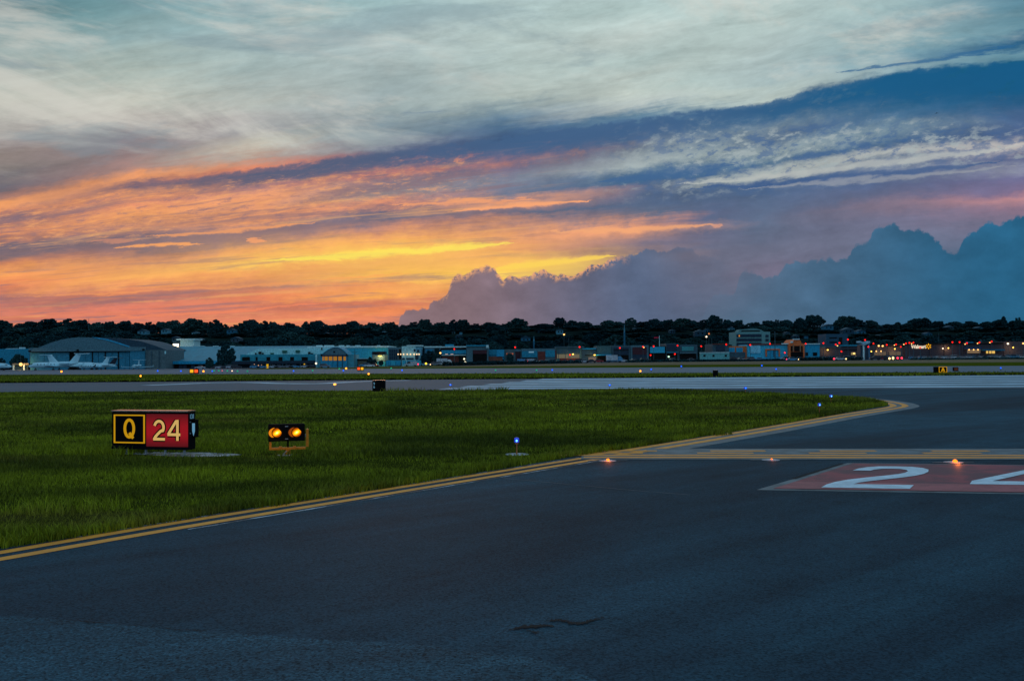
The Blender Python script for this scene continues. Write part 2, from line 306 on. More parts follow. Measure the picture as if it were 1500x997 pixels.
def asphalt(name, base, patch, scale, streak, speck=0.5, red=None, rough=0.72, bump=0.5, spec=0.5, grain=1.0):
    m, n, b = new_mat(name)
    ge = n.n.new('ShaderNodeNewGeometry'); x, y, z = n.sep(ge.outputs['Position'])
    rx = n.add(n.mul(x, math.cos(streak)), n.mul(y, math.sin(streak))); ry = n.sub(n.mul(y, math.cos(streak)), n.mul(x, math.sin(streak)))
    big = n.noise(n.vec(n.mul(rx, scale * 0.35), n.mul(ry, scale * 1.6)), 1.0, 6, 0.62, 2.1, 0.6)
    med = n.noise(n.vec(n.mul(x, 1.0), n.mul(y, 1.0), 7.0), 1.1, 6, 0.62)
    fine = n.noise(n.vec(x, y, 3.0), 38.0 * grain, 3, 0.75)
    spk = n.voro(n.vec(x, y, 0.0), 55.0 * grain, 'F1', 'Color')
    c = n.mix(n.rng(big, 0.32, 0.68), base, patch)
    c = n.mix(n.mul(n.rng(med, 0.45, 0.75), 0.35), c, tuple(q * 0.6 for q in base))
    stv = n.noise(n.vec(n.mul(rx, scale * 0.6), n.mul(ry, scale * 14.0), 4.0), 1.0, 5, 0.65, 2.1, 0.4); stm = n.mad(n.sub(stv, 0.5), 0.7, 1.0)
    c = n.mix(1.0, c, n.vec(stm, stm, stm), 'MULTIPLY')
    k = n.add(n.mad(n.sub(fine, 0.5), speck * 2.2, 1.0), n.mul(n.sub(n.sep(spk)[0], 0.5), speck * 1.3))
    c = n.mix(1.0, c, n.vec(k, k, k), 'MULTIPLY')
    n.put(b.inputs['Base Color'], c); n.put(b.inputs['Roughness'], n.mad(big, 0.25, rough - 0.12)); b.inputs['Specular IOR Level'].default_value = spec
    bn = n.n.new('ShaderNodeBump'); bn.inputs['Strength'].default_value = bump; bn.inputs['Distance'].default_value = 0.01
    n.put(bn.inputs['Height'], n.add(fine, n.mul(n.sep(spk)[1], 0.6))); n.put(b.inputs['Normal'], bn.outputs[0])
    return m
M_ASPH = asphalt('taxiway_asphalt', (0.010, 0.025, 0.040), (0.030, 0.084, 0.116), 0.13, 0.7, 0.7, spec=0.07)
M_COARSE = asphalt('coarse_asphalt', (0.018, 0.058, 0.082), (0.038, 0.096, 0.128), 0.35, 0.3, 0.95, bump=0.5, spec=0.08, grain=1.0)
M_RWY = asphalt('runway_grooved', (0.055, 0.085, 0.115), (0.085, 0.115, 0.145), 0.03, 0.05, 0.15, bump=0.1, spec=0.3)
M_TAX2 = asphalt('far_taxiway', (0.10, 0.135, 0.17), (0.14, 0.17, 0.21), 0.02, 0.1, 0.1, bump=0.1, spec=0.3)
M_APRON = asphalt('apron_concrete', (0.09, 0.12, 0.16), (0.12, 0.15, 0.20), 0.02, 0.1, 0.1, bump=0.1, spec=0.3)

def worn(name, rgb, under=(0.04, 0.046, 0.054), wear=0.5, scale=3.0, rough=0.6, lo=0.40, hi=0.60):
    m, n, b = new_mat(name)
    ge = n.n.new('ShaderNodeNewGeometry'); x, y, z = n.sep(ge.outputs['Position'])
    a = n.noise(n.vec(x, y, 1.0), scale, 8, 0.7, 2.1, 0.5); f = n.noise(n.vec(x, y, 5.0), 60, 3, 0.7)
    w = n.mul(n.rng(n.add(a, n.mul(n.sub(f, 0.5), 0.25)), hi, lo), wear)
    k = n.mad(n.sub(a, 0.5), 0.5, 1.0)
    c = n.mix(1.0, rgb, n.vec(k, k, k), 'MULTIPLY')
    n.put(b.inputs['Base Color'], n.mix(w, c, under)); b.inputs['Roughness'].default_value = rough
    return m
M_YEL = worn('yellow_line_paint', (1.0, 0.35, 0.010), wear=0.12)
M_YEL2 = worn('yellow_hold_paint', (1.0, 0.35, 0.012), wear=0.10)
M_GREYB = worn('faded_grey_paint', (0.13, 0.165, 0.18), wear=0.6, scale=2.0)
M_WHITE = worn('white_line_paint', (0.62, 0.66, 0.70), wear=0.5, scale=2.0)
M_STRIPE = worn('threshold_white_paint', (0.42, 0.60, 0.70), under=(0.16, 0.24, 0.30), wear=0.5, scale=0.25)
M_DIGIT = worn('numeral_white_paint', (0.70, 0.84, 0.90), wear=0.15, scale=3.0)
M_RED = worn('red_panel_paint', (0.30, 0.030, 0.042), under=(0.12, 0.022, 0.034), wear=0.95, scale=0.9, lo=0.42, hi=0.62)
M_REDL = worn('pale_red_paint', (0.40, 0.085, 0.09), under=(0.22, 0.045, 0.05), wear=0.6, scale=2.5)
M_TAR = mat('tar', (0.006, 0.006, 0.007), 0.85, bump=0.3)

def grass_mat(name, dark, light, dry, blade):
    m, n, b = new_mat(name)
    ge = n.n.new('ShaderNodeNewGeometry'); x, y, z = n.sep(ge.outputs['Position'])
    a = n.noise(n.vec(n.mul(x, 0.5), y, 0.0), 0.22, 6, 0.65, 2.1, 0.6); d = n.noise(n.vec(x, y, 5.0), 1.4, 5, 0.65); e = n.noise(n.vec(n.mul(x, 0.25), y, 9.0), 0.5, 4, 0.6)
    c = n.mix(n.rng(a, 0.35, 0.65), dark, light); c = n.mix(n.mul(n.rng(e, 0.52, 0.72), 0.6), c, dry)
    k = n.mad(n.sub(d, 0.5), 1.5, 1.0)
    if blade: k = n.mul(k, n.mad(ge.outputs['Random Per Island'], 0.9, 0.55))
    else: k = n.mul(k, n.mad(n.sub(n.noise(n.vec(x, n.mul(y, 0.7), 2.0), 9.0, 4, 0.75), 0.5), 1.6, 1.0))
    c = n.mix(1.0, c, n.vec(k, k, k), 'MULTIPLY')
    n.put(b.inputs['Base Color'], c); b.inputs['Roughness'].default_value = 0.7; b.inputs['Specular IOR Level'].default_value = 0.15 if blade else 0.0
    return m
M_GRASS = grass_mat('grass_field', (0.045, 0.062, 0.006), (0.10, 0.12, 0.010), (0.11, 0.09, 0.016), False)
M_SOIL = grass_mat('grass_soil', (0.026, 0.034, 0.005), (0.050, 0.060, 0.007), (0.06, 0.045, 0.015), False)
M_BLADE = grass_mat('grass_blades', (0.066, 0.084, 0.006), (0.28, 0.32, 0.010), (0.22, 0.16, 0.03), True)
M_DRY = mat('dry_verge', (0.15, 0.10, 0.035), 0.9, var=0.35, scale=0.08, stretch=(0.4, 1, 1))

# ------------------------------------------------------------------ mesh helpers
def wloc(o):
    v = Vector((0, 0, 0))
    while o: v += o.location; o = o.parent
    return v
class MB:
    def __init__(s): s.v = []; s.f = []
    def face(s, pts):
        i = len(s.v); s.v += [tuple(p) for p in pts]; s.f.append(tuple(range(i, i + len(pts)))); return s
    def box(s, x0, x1, y0, y1, z0, z1):
        i = len(s.v); s.v += [(x, y, z) for z in (z0, z1) for y in (y0, y1) for x in (x0, x1)]
        s.f += [tuple(i + k for k in q) for q in ((0, 2, 3, 1), (4, 5, 7, 6), (0, 1, 5, 4), (2, 6, 7, 3), (0, 4, 6, 2), (1, 3, 7, 5))]; return s
    def prism_y(s, prof, y0, y1):
        """profile of (x,z) extruded from y0 to y1"""
        n = len(prof); i = len(s.v); s.v += [(x, y0, z) for x, z in prof] + [(x, y1, z) for x, z in prof]
        s.f.append(tuple(range(i, i + n))); s.f.append(tuple(range(i + 2 * n - 1, i + n - 1, -1)))
        for k in range(n): a, b = i + k, i + (k + 1) % n; s.f.append((b, a, a + n, b + n))
        return s
    def prism_z(s, prof, z0, z1):
        n = len(prof); i = len(s.v); s.v += [(x, y, z0) for x, y in prof] + [(x, y, z1) for x, y in prof]
        s.f.append(tuple(range(i + n - 1, i - 1, -1))); s.f.append(tuple(range(i + n, i + 2 * n)))
        for k in range(n): a, b = i + k, i + (k + 1) % n; s.f.append((a, b, b + n, a + n))
        return s
    def tube(s, p0, p1, r0, r1=None, n=10):
        r1 = r0 if r1 is None else r1; p0 = Vector(p0); p1 = Vector(p1); d = (p1 - p0).normalized()
        a = d.orthogonal().normalized(); b = d.cross(a); i = len(s.v)
        for p, r in ((p0, r0), (p1, r1)):
            for k in range(n):
                t = 2 * math.pi * k / n; s.v.append(tuple(p + a * (r * math.cos(t)) + b * (r * math.sin(t))))
        for k in range(n): q = (k + 1) % n; s.f.append((i + k, i + q, i + n + q, i + n + k))
        s.f.append(tuple(range(i + n - 1, i - 1, -1))); s.f.append(tuple(range(i + n, i + 2 * n))); return s
    def rings(s, rings_, n=12, cap=True):
        """list of (centre, axis a vector*radius, axis b vector*radius)"""
        i = len(s.v)
        for c, a, b in rings_:
            for k in range(n):
                t = 2 * math.pi * k / n; s.v.append(tuple(Vector(c) + Vector(a) * math.cos(t) + Vector(b) * math.sin(t)))
        m_ = len(rings_)
        for j in range(m_ - 1):
            for k in range(n): q = (k + 1) % n; s.f.append((i + j * n + k, i + j * n + q, i + (j + 1) * n + q, i + (j + 1) * n + k))
        if cap: s.f.append(tuple(range(i + n - 1, i - 1, -1))); s.f.append(tuple(range(i + (m_ - 1) * n, i + m_ * n)))
        return s
    def ball(s, c, r, n=10, m_=6, sz=1.0):
        rs = []
        for j in range(m_ + 1):
            t = math.pi * j / m_ - math.pi / 2; rr = max(1e-4, r * math.cos(t)); rs.append(((c[0], c[1], c[2] + r * sz * math.sin(t)), (rr, 0, 0), (0, rr, 0)))
        return s.rings(rs, n)
    def build(s, name, material, parent=None, world=False, smooth=False, bevel=0):
        me = bpy.data.meshes.new(name)
        off = wloc(parent) if (parent and world) else Vector((0, 0, 0))
        me.from_pydata([(x - off.x, y - off.y, z - off.z) for x, y, z in s.v], [], s.f)
        if smooth: me.polygons.foreach_set('use_smooth', [True] * len(me.polygons))
        me.materials.append(material); me.update()
        o = bpy.data.objects.new(name, me); C.objects.link(o); o.parent = parent
        if bevel:
            bv = o.modifiers.new('bevel', 'BEVEL'); bv.width = bevel; bv.segments = 2; bv.limit_method = 'ANGLE'
        return o
def tag(o, label=None, cat=None, group=None, kind=None):
    if label: o['label'] = label
    if cat: o['category'] = cat
    if group: o['group'] = group
    if kind: o['kind'] = kind
    return o
def empty(name, loc, label, cat, group=None):
    o = bpy.data.objects.new(name, None); C.objects.link(o); o.location = loc; o.empty_display_size = 0.3
    return tag(o, label, cat, group)
def copy_tree(o, parent=None):
    c = o.copy(); C.objects.link(c); c.parent = parent
    for ch in list(o.children): copy_tree(ch, c)
    return c
def sheet(name, pts, z, material, kind='structure'):
    """flat sheet over an outline of ground points, triangulated"""
    bm = bmesh.new(); vs = [bm.verts.new((p[0], p[1], z)) for p in pts]; f = bm.faces.new(vs); f.normal_update()
    if f.normal.z < 0: bmesh.ops.reverse_faces(bm, faces=[f]); f.normal_update()
    bmesh.ops.triangulate(bm, faces=[f]); me = bpy.data.meshes.new(name); bm.to_mesh(me); bm.free(); me.materials.append(material)
    o = bpy.data.objects.new(name, me); C.objects.link(o)
    if kind: o['kind'] = kind
    return o
def offs(path, d):
    out = []
    for i, p in enumerate(path):
        a = path[max(0, i - 1)]; b = path[min(len(path) - 1, i + 1)]
        t = Vector((b[0] - a[0], b[1] - a[1])); t.normalize(); out.append((p[0] - t.y * d, p[1] + t.x * d))
    return out
def smooth_path(pts, n=8):
    out = []; q = [Vector((p[0], p[1])) for p in pts]; q = [q[0] * 2 - q[1]] + q + [q[-1] * 2 - q[-2]]
    for i in range(1, len(q) - 2):
        for k in range(n):
            t = k / n; p0, p1, p2, p3 = q[i - 1:i + 3]
            v = 0.5 * ((2 * p1) + (p2 - p0) * t + (2 * p0 - 5 * p1 + 4 * p2 - p3) * t * t + (3 * p1 - p0 - 3 * p2 + p3) * t ** 3)
            out.append((v.x, v.y))
    out.append((q[-2].x, q[-2].y)); return out
def ribbon(name, path, d0, d1, z, material, kind='structure', jitter=0.0, seed=1):
    a = offs(path, d0); b = offs(path, d1); rnd = random.Random(seed); mb = MB()
    if jitter: a = [(x + rnd.uniform(-jitter, jitter), y + rnd.uniform(-jitter, jitter)) for x, y in a]; b = [(x + rnd.uniform(-jitter, jitter), y + rnd.uniform(-jitter, jitter)) for x, y in b]
    n = len(path); mb.v = [(x, y, z) for x, y in a] + [(x, y, z) for x, y in b]
    mb.f = [(i, i + 1, n + i + 1, n + i) if d1 > d0 else (i, n + i, n + i + 1, i + 1) for i in range(n - 1)]
    o = mb.build(name, material)
    if kind: o['kind'] = kind
    return o

# ------------------------------------------------------------------ ground and terrain
xs = np.concatenate([np.linspace(-6000, -700, 12), np.linspace(-600, 600, 81), np.linspace(700, 6000, 12)])
ys = np.concatenate([[-3000, -800, -200, 0, 120, 220], np.linspace(235, 520, 20), np.linspace(535, 900, 26), [1000, 1300, 2000, 4000, 9000]])
def zground(x, y):
    if y > 900: return zt(x, 900) * (1 - 0.9 * sm(900, 4000, y))
    return zt(x, y)
gm = MB(); gm.v = [(x, y, zground(x, y)) for y in ys for x in xs]; nx = len(xs)
gm.f = [(j * nx + i, j * nx + i + 1, (j + 1) * nx + i + 1, (j + 1) * nx + i) for j in range(len(ys) - 1) for i in range(nx - 1)]
M_HILL = mat('wooded_ground', (0.008, 0.018, 0.016), 1.0, var=0.5, scale=0.05, spec=0.0)
gobj = gm.build('ground', M_GRASS, smooth=True); gobj.data.materials.append(M_HILL)
for p in gobj.data.polygons:
    if p.center.y > 515: p.material_index = 1
tag(gobj, kind='structure')

# taxiway asphalt: everything near the camera up to the runway
def line_at(p, q, x): return p[1] + (q[1] - p[1]) * (x - p[0]) / (q[0] - p[0])
rn0, rn1 = P(0, 574), P(1500, 568.6); rf0, rf1 = P(0, 560.3), P(1500, 549.3)
LX, RX = -420, 420
near_edge = lambda x: line_at(rn0, rn1, x)
far_edge = lambda x: line_at(rf0, rf1, max(-150, min(180, x)))
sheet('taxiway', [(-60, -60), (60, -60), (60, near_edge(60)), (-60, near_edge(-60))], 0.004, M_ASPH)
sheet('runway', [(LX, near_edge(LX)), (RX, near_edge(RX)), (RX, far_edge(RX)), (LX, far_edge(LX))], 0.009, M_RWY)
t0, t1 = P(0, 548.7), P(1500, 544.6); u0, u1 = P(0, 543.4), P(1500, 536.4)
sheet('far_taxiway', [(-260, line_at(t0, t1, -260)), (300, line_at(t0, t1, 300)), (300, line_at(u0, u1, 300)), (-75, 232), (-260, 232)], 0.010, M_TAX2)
# apron and the road before the buildings follow the falling ground
def drape(name, x0, x1, y0, y1, lift, material, nx_=24, ny_=16):
    mb = MB(); X = np.linspace(x0, x1, nx_); Y = np.linspace(y0, y1, ny_)
    mb.v = [(x, y, zt(x, y) + lift) for y in Y for x in X]
    mb.f = [(j * nx_ + i, j * nx_ + i + 1, (j + 1) * nx_ + i + 1, (j + 1) * nx_ + i) for j in range(ny_ - 1) for i in range(nx_ - 1)]
    return tag(mb.build(name, material, smooth=True), kind='structure')
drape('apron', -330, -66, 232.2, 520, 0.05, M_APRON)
drape('car_park', -20, 330, 385, 519, 0.05, mat('car_park_asphalt', (0.045, 0.055, 0.07), 0.8))
drape('verge', -64, 330, 248, 372, 0.03, M_DRY)
drape('access_road', -64, 330, 373, 384, 0.05, mat('road_asphalt', (0.05, 0.06, 0.075), 0.8))

# grass island
isl_px = [(-420, 868), (-150, 826), (0, 803), (150, 780), (330, 750), (500, 724.5), (700, 692), (860, 665), (930, 655), (1030, 638.5), (1100, 627.5), (1200, 611), (1270, 598.5), (1290, 595.6), (1297, 593.5), (1288, 589.5), (1262, 584), (1200, 580), (1100, 575.5), (1000, 571.5), (900, 570.0)]
isl = [tuple(P(*p)[:2]) for p in isl_px]
isl_s = smooth_path(isl, 6)
isl_poly = isl_s + [(P(800, 570).x, near_edge(P(800, 570).x) - 0.6), (P(400, 571.5).x, near_edge(P(400, 571.5).x) - 0.6), (-70, near_edge(-70) - 0.5), (-70, isl_s[0][1])]
sheet('grass_island', isl_poly, 0.016, M_SOIL)
def inside(poly, X, Y):
    r = np.zeros(X.shape, bool); n = len(poly)
    for i in range(n):
        x0, y0 = poly[i]; x1, y1 = poly[(i + 1) % n]
        c = ((y0 > Y) != (y1 > Y)); 
        with np.errstate(divide='ignore', invalid='ignore'): xi = (x1 - x0) * (Y - y0) / (y1 - y0) + x0
        r ^= c & (X < xi)
    return r
rng = np.random.default_rng(7)
def vnoise(X, Y, s, seed):
    g = np.random.default_rng(seed).random((64, 64)); u = X * s % 63; v = Y * s % 63; i = u.astype(int); j = v.astype(int); a = u - i; b = v - j; a = a * a * (3 - 2 * a); b = b * b * (3 - 2 * b)
    i1 = (i + 1) % 64; j1 = (j + 1) % 64
    return g[i, j] * (1 - a) * (1 - b) + g[i1, j] * a * (1 - b) + g[i, j1] * (1 - a) * b + g[i1, j1] * a * b
def blades(name, X, Y, h, w, z0, material):
    n = len(X); th = rng.random(n) * 6.283; lean = rng.random(n) * 0.75 * h; la = rng.random(n) * 6.283
    dx_, dy_ = np.cos(th) * w / 2, np.sin(th) * w / 2
    V = np.zeros((n, 5, 3), np.float32)
    for k, (s, u) in enumerate(((-1, 0), (1, 0), (0.75, 0.5), (-0.75, 0.5), (0, 1))):
        V[:, k, 0] = X + dx_ * s + np.cos(la) * lean * u * u; V[:, k, 1] = Y + dy_ * s + np.sin(la) * lean * u * u; V[:, k, 2] = z0 + h * u * (1 - 0.15 * u)
    base = np.arange(n) * 5; T = np.stack([base, base + 1, base + 2, base, base + 2, base + 3, base + 3, base + 2, base + 4], 1).reshape(-1)
    me = bpy.data.meshes.new(name); me.vertices.add(n * 5); me.vertices.foreach_set('co', V.reshape(-1)); me.loops.add(len(T)); me.loops.foreach_set('vertex_index', T.astype(np.int32))
    me.polygons.add(n * 3); me.polygons.foreach_set('loop_start', np.arange(0, len(T), 3, dtype=np.int32)); me.materials.append(material); me.update(); me.validate()
    o = bpy.data.objects.new(name, me); C.objects.link(o); return tag(o, kind='stuff')
bx = []; by = []; bh = []; bw = []
for (y0, y1, dens, hh, ww) in ((8, 14, 1500, 0.10, 0.007), (14, 20, 900, 0.11, 0.010), (20, 28, 420, 0.12, 0.015), (28, 42, 170, 0.13, 0.026), (42, 72, 60, 0.14, 0.05)):
    x0, x1 = -0.62 * y1 - 1, min(0.45 * y1, 24)
    n = int((x1 - x0) * (y1 - y0) * dens); X = rng.uniform(x0, x1, n); Y = rng.uniform(y0, y1, n)
    k = inside(isl_poly, X, Y) & (X > -0.60 * Y - 0.8); X = X[k]; Y = Y[k]
    t = vnoise(X + 100, Y + 100, 1.3, 1) * 0.6 + vnoise(X + 100, Y + 100, 0.35, 2) * 0.6
    keep = rng.random(len(X)) < np.clip(t * 1.3, 0.25, 1); X = X[keep]; Y = Y[keep]; t = t[keep]
    bx.append(X); by.append(Y); bh.append(hh * (0.32 + t * 0.8) * rng.uniform(0.5, 1.25, len(X))); bw.append(ww * rng.uniform(0.6, 1.3, len(X)))
X, Y, H_, W_ = map(np.concatenate, (bx, by, bh, bw)); print('blades', len(X))
for cx, cy, cr in [(*P(232, 667)[:2], 1.1), (*P(300, 668.5)[:2], 0.9), (*P(420, 667.5)[:2], 0.6), (*P(757, 666.5)[:2], 0.5)]:
    kk = ((X - cx) / (cr * 1.3)) ** 2 + ((Y - cy) / 0.42) ** 2 > 1; X, Y, H_, W_ = X[kk], Y[kk], H_[kk], W_[kk]
blades('grass', X, Y, H_, W_, 0.012, M_BLADE)
# taller tufts: verge fringe, clumps
fx = []; fy = []; fh = []
for i in range(0, len(isl_s) - 1):
    (xa, ya), (xb, yb) = isl_s[i], isl_s[i + 1]; L = math.hypot(xb - xa, yb - ya)
    if ya > 70 or xa < -9: continue
    for _ in range(int(L * max(12, 420 / (ya / 10)))):
        t = rng.random(); d = rng.exponential(0.16); nxv, nyv = -(yb - ya) / L, (xb - xa) / L
        fx.append(xa + (xb - xa) * t + nxv * (d - 0.10)); fy.append(ya + (yb - ya) * t + nyv * (d - 0.10)); fh.append(rng.uniform(0.06, 0.20))
for (px, py, r, n, h) in [(557, 606, 0.55, 900, 0.62), (577, 608, 0.35, 300, 0.5), (733, 601, 0.35, 260, 0.5), (735, 574, 0.3, 80, .5), (310, 655, 0.4, 350, 0.28), (500, 668, 0.8, 500, 0.25), (470, 666, 0.7, 400, 0.25), (340, 648, 0.9, 500, 0.25), (160, 664, 0.7, 500, 0.3), (610, 664, 0.8, 500, .24), (100, 748, 0.6, 500, 0.26), (10, 790, 0.5, 500, 0.24), (380, 740, 0.3, 250, 0.2), (700, 575, 1.2, 200, 0.5), (590, 574.5, 1.0, 150, 0.5), (250, 700, 0.6, 500, 0.25), (560, 700, 0.5, 400, 0.22), (1035, 636.5, 0.5, 300, 0.25)]:
    c = P(px, py)
    a = rng.random(n) * 6.283; rr = r * np.sqrt(rng.random(n)); fx += list(c.x + rr * np.cos(a) * 1.5); fy += list(c.y + rr * np.sin(a)); fh += list(h * rng.uniform(0.4, 1.0, n))
fx = np.array(fx); fy = np.array(fy); fh = np.array(fh)
blades('grass_tufts', fx, fy, fh, 0.006 + 0.0006 * fy, 0.010, M_BLADE)
# rougher grass on the strip between runway and far taxiway
n = 26000; Y = rng.uniform(78, 165, n); X = rng.uniform(-0.6, 0.6, n) * Y
lo = np.array([far_edge(x) for x in X]) + 0.3; hi = np.array([line_at(t0, t1, x) for x in X]) - 0.3
k = (Y > lo) & (Y < hi); X = X[k]; Y = Y[k]
blades('field_grass', X, Y, rng.uniform(0.08, 0.26, len(X)) * (0.4 + vnoise(X + 300, Y, 0.12, 5)), np.full(len(X), 0.11), 0.0, M_BLADE)

# ------------------------------------------------------------------ pavement markings
path1 = smooth_path([tuple(P(*p)[:2]) for p in [(-300, 860), (-100, 830.5), (0, 814.5), (250, 771.5), (500, 731), (707, 697.5), (840, 675.8), (868, 671.4)]], 8)
for a in (-0.285, 0.095): ribbon('yellow_edge_line', path1, a, a + 0.19, 0.009, M_YEL)
M_WORNW = worn('worn_white_paint', (0.50, 0.56, 0.60), wear=1.0, scale=1.3, lo=0.46, hi=0.62)
ribbon('white_edge_line', path1[24:], -0.41, -0.36, 0.0085, M_WORNW, jitter=0.014)
ribbon('white_edge_line', path1[20:], 0.33, 0.37, 0.0085, M_WORNW, jitter=0.012)
path2 = smooth_path([tuple(P(*p)[:2]) for p in [(868, 668.8), (900, 664.5), (940, 658.8), (1050, 641), (1120, 629.3), (1192, 616.6), (1248, 606.8), (1294, 599.6), (1312, 596.4), (1317, 593.8), (1306, 590), (1285, 586.8), (1262, 584.2), (1245, 582.8)]], 6)
ribbon('faded_border', path2, -0.80, 0.40, 0.0075, M_GREYB)
for a in (-0.37, 0.10): ribbon('yellow_edge_line', path2, a, a + 0.26, 0.0115, M_YEL)
# runway holding position marking
h0, h1 = P(892, 670.5), P(1500, 671.0)
hd = Vector((h1.x - h0.x, h1.y - h0.y)).normalized()
def hp(u, v): return (h0.x + hd.x * u - hd.y * v, h0.y + hd.y * u + hd.x * v)
def hquad(u0, u1, v0, v1, sk=0.0): return [hp(u0, v0), hp(u1, v0), hp(u1 + sk, v1), hp(u0 + sk, v1)]
sheet('hold_border', hquad(-0.6, 22, -0.36, 0.62) , 0.0135, M_GREYB)
sheet('hold_border', hquad(0.9, 22, 0.62, 2.0), 0.0138, M_GREYB)
sheet('yellow_hold_line', hquad(-0.55, 22, -0.13, 0.12), 0.0175, M_YEL2)
sheet('yellow_hold_line', hquad(-1.2, 22, 0.33, 0.57), 0.0175, M_YEL2)
for i in range(-1, 9):
    u = 2.25 + i * 2.47
    if i >= 0 or True: sheet('yellow_hold_dash', hquad(u - 0.25, u + 1.0, 0.83, 1.05), 0.018, M_YEL2); sheet('yellow_hold_dash', hquad(u + 0.1, u + 1.35, 1.32, 1.55), 0.018, M_YEL2)
# red panel with the white runway number
O2 = Vector((5.09, 15.84)); EX = Vector((1.36, -0.25)); EY = Vector((1.72, 3.02))
def q2(u, v): w = O2 + EX * u + EY * v; return (w.x, w.y)
pl = [q2(-0.78, -0.04), q2(8, -0.04), q2(8, 1.17), q2(-0.34, 1.17)]
sheet('sign_panel_border', [tuple(P(1108, 717.8)[:2]), q2(8, -0.10), q2(8, 1.20), tuple(P(1241, 678.3)[:2])], 0.0085, M_GREYB)
sheet('red_sign_panel', [q2(-0.52, -0.055), q2(8, -0.055), q2(8, 1.16), q2(-0.02 - 0.14, 1.16)], 0.0130, M_RED)
sheet('pale_red_strip', [q2(-0.55 + 0.03, -0.05), q2(8, -0.05), q2(8, 0.23), q2(-0.43, 0.23)], 0.0170, M_REDL)
sheet('dark_panel_edge', [q2(-0.56, 0.36), q2(-0.50, 0.36), q2(-0.27, 1.15), q2(-0.31, 1.15)], 0.0170, M_TAR)
def stroke2():
    # bold 2, unit height, unit width
    out = [(0.02, 0.76), (0.05, 0.86), (0.14, 0.945), (0.28, 0.99), (0.50, 1.0), (0.72, 0.985), (0.88, 0.93), (0.975, 0.85), (1.0, 0.745), (0.975, 0.64), (0.90, 0.55), (0.78, 0.465), (0.60, 0.37), (0.44, 0.285), (0.34, 0.215), (0.30, 0.15), (1.0, 0.15), (1.0, 0.0), (0.0, 0.0), (0.0, 0.12), (0.05, 0.23), (0.15, 0.33), (0.32, 0.43), (0.52, 0.53), (0.66, 0.61), (0.725, 0.68), (0.74, 0.75), (0.70, 0.82), (0.60, 0.865), (0.48, 0.875), (0.36, 0.86), (0.28, 0.82), (0.25, 0.76)]
    return out
sheet('painted_numeral', [q2(x, y) for x, y in stroke2()], 0.0215, M_DIGIT)
def poly_hole(name, outer, hole_pts, z, material):
    o = sheet(name, outer, z, material)
    return o
four = [(0.62, 1.0), (0.86, 1.0), (0.86, 0.36), (1.0, 0.36), (1.0, 0.22), (0.86, 0.22), (0.86, 0.0), (0.62, 0.0), (0.62, 0.22), (0.0, 0.22), (0.0, 0.35)]
bmh = bmesh.new()
tri_out = [(0.0, 0.22), (0.62, 0.22), (0.62, 0.36), (0.21, 0.36), (0.62, 0.80), (0.62, 1.0), (0.0, 0.36)]
tri_bar = [(0.62, 0.0), (0.86, 0.0), (0.86, 0.22), (1.0, 0.22), (1.0, 0.36), (0.86, 0.36), (0.86, 1.0), (0.62, 1.0)]
for poly in (tri_out, tri_bar): bmh.faces.new([bmh.verts.new((*q2(1.62 + x * 1.12, y), 0.0215)) for x, y in poly])
for f_ in bmh.faces: f_.normal_update()
bmesh.ops.triangulate(bmh, faces=bmh.faces[:]); bmesh.ops.recalc_face_normals(bmh, faces=bmh.faces[:])
me = bpy.data.meshes.new('painted_numeral'); bmh.to_mesh(me); bmh.free(); me.materials.append(M_DIGIT)
o = bpy.data.objects.new('painted_numeral', me); C.objects.link(o); tag(o, kind='structure')
# runway threshold stripes
rd = Vector((rn1.x - rn0.x, rn1.y - rn0.y)).normalized(); rdm = Vector((rf1.x - rf0.x, rf1.y - rf0.y)).normalized()
s0 = P(648, 567.6)
def rp(u, D, frac):
    d_ = (rd * (1 - frac) + rdm * frac).normalized(); b_ = P(1400, 520 + 1); 
    X0 = (1400 - 750) / 1400 * D; y = D + d_.y / d_.x * (u - X0); return (u, y)
pa, pb = P(645, 567.8), P(792, 555.0)
for i, (da, db) in enumerate([(63.4, 66.2), (68.2, 71.6), (74.0, 77.4), (79.8, 83.4), (86.0, 90.0), (92.6, 97.2)]):
    fr = (da - 63) / 36
    xs_ = pa.x + (pb.x - pa.x) * fr * 1.15
    sheet('threshold_stripe', [rp(xs_, da, fr), rp(60, da, fr), rp(60, db, fr), rp(xs_ + 0.7, db, fr)], 0.014, M_STRIPE)
# pale edge line wandering along the runway's far side on the left
wl = smooth_path([tuple(P(*p)[:2]) for p in [(215, 564.2), (260, 562.6), (300, 560.9), (350, 560.0), (380, 560.4), (420, 561.7), (470, 561.6), (510, 559.6), (548, 557.9), (600, 557.0)]], 6)
ribbon('pale_runway_line', wl, -0.9, 0.9, 0.014, M_STRIPE, jitter=0.1)
# joint line across the taxiway, coarse old asphalt and the broken seam at its edge
jl = smooth_path([tuple(P(*p)[:2]) for p in [(736, 700.5), (800, 706.5), (870, 713), (935, 719), (1010, 725)]], 6)
ribbon('pavement_joint', jl, -0.012, 0.012, 0.009, mat('joint_sealant', (0.11, 0.12, 0.13), 0.7), jitter=0.006)
rq = random.Random(4)
seam_px = [(-200, 893), (0, 903), (60, 905), (105, 910), (140, 912.5), (165, 914), (200, 917.5), (228, 919), (245, 923), (300, 926), (350, 928.5), (420, 934), (470, 938), (520, 940), (570, 942), (640, 947), (700, 955), (770, 962), (830, 978), (880, 1000), (960, 1040), (1100, 1120)]
seam = []
for p, q in zip(seam_px, seam_px[1:]):
    for k in range(9):
        t = k / 9; px = p[0] + (q[0] - p[0]) * t; py = p[1] + (q[1] - p[1]) * t + rq.uniform(-1.0, 1.0); seam.append(tuple(P(px, py)[:2]))
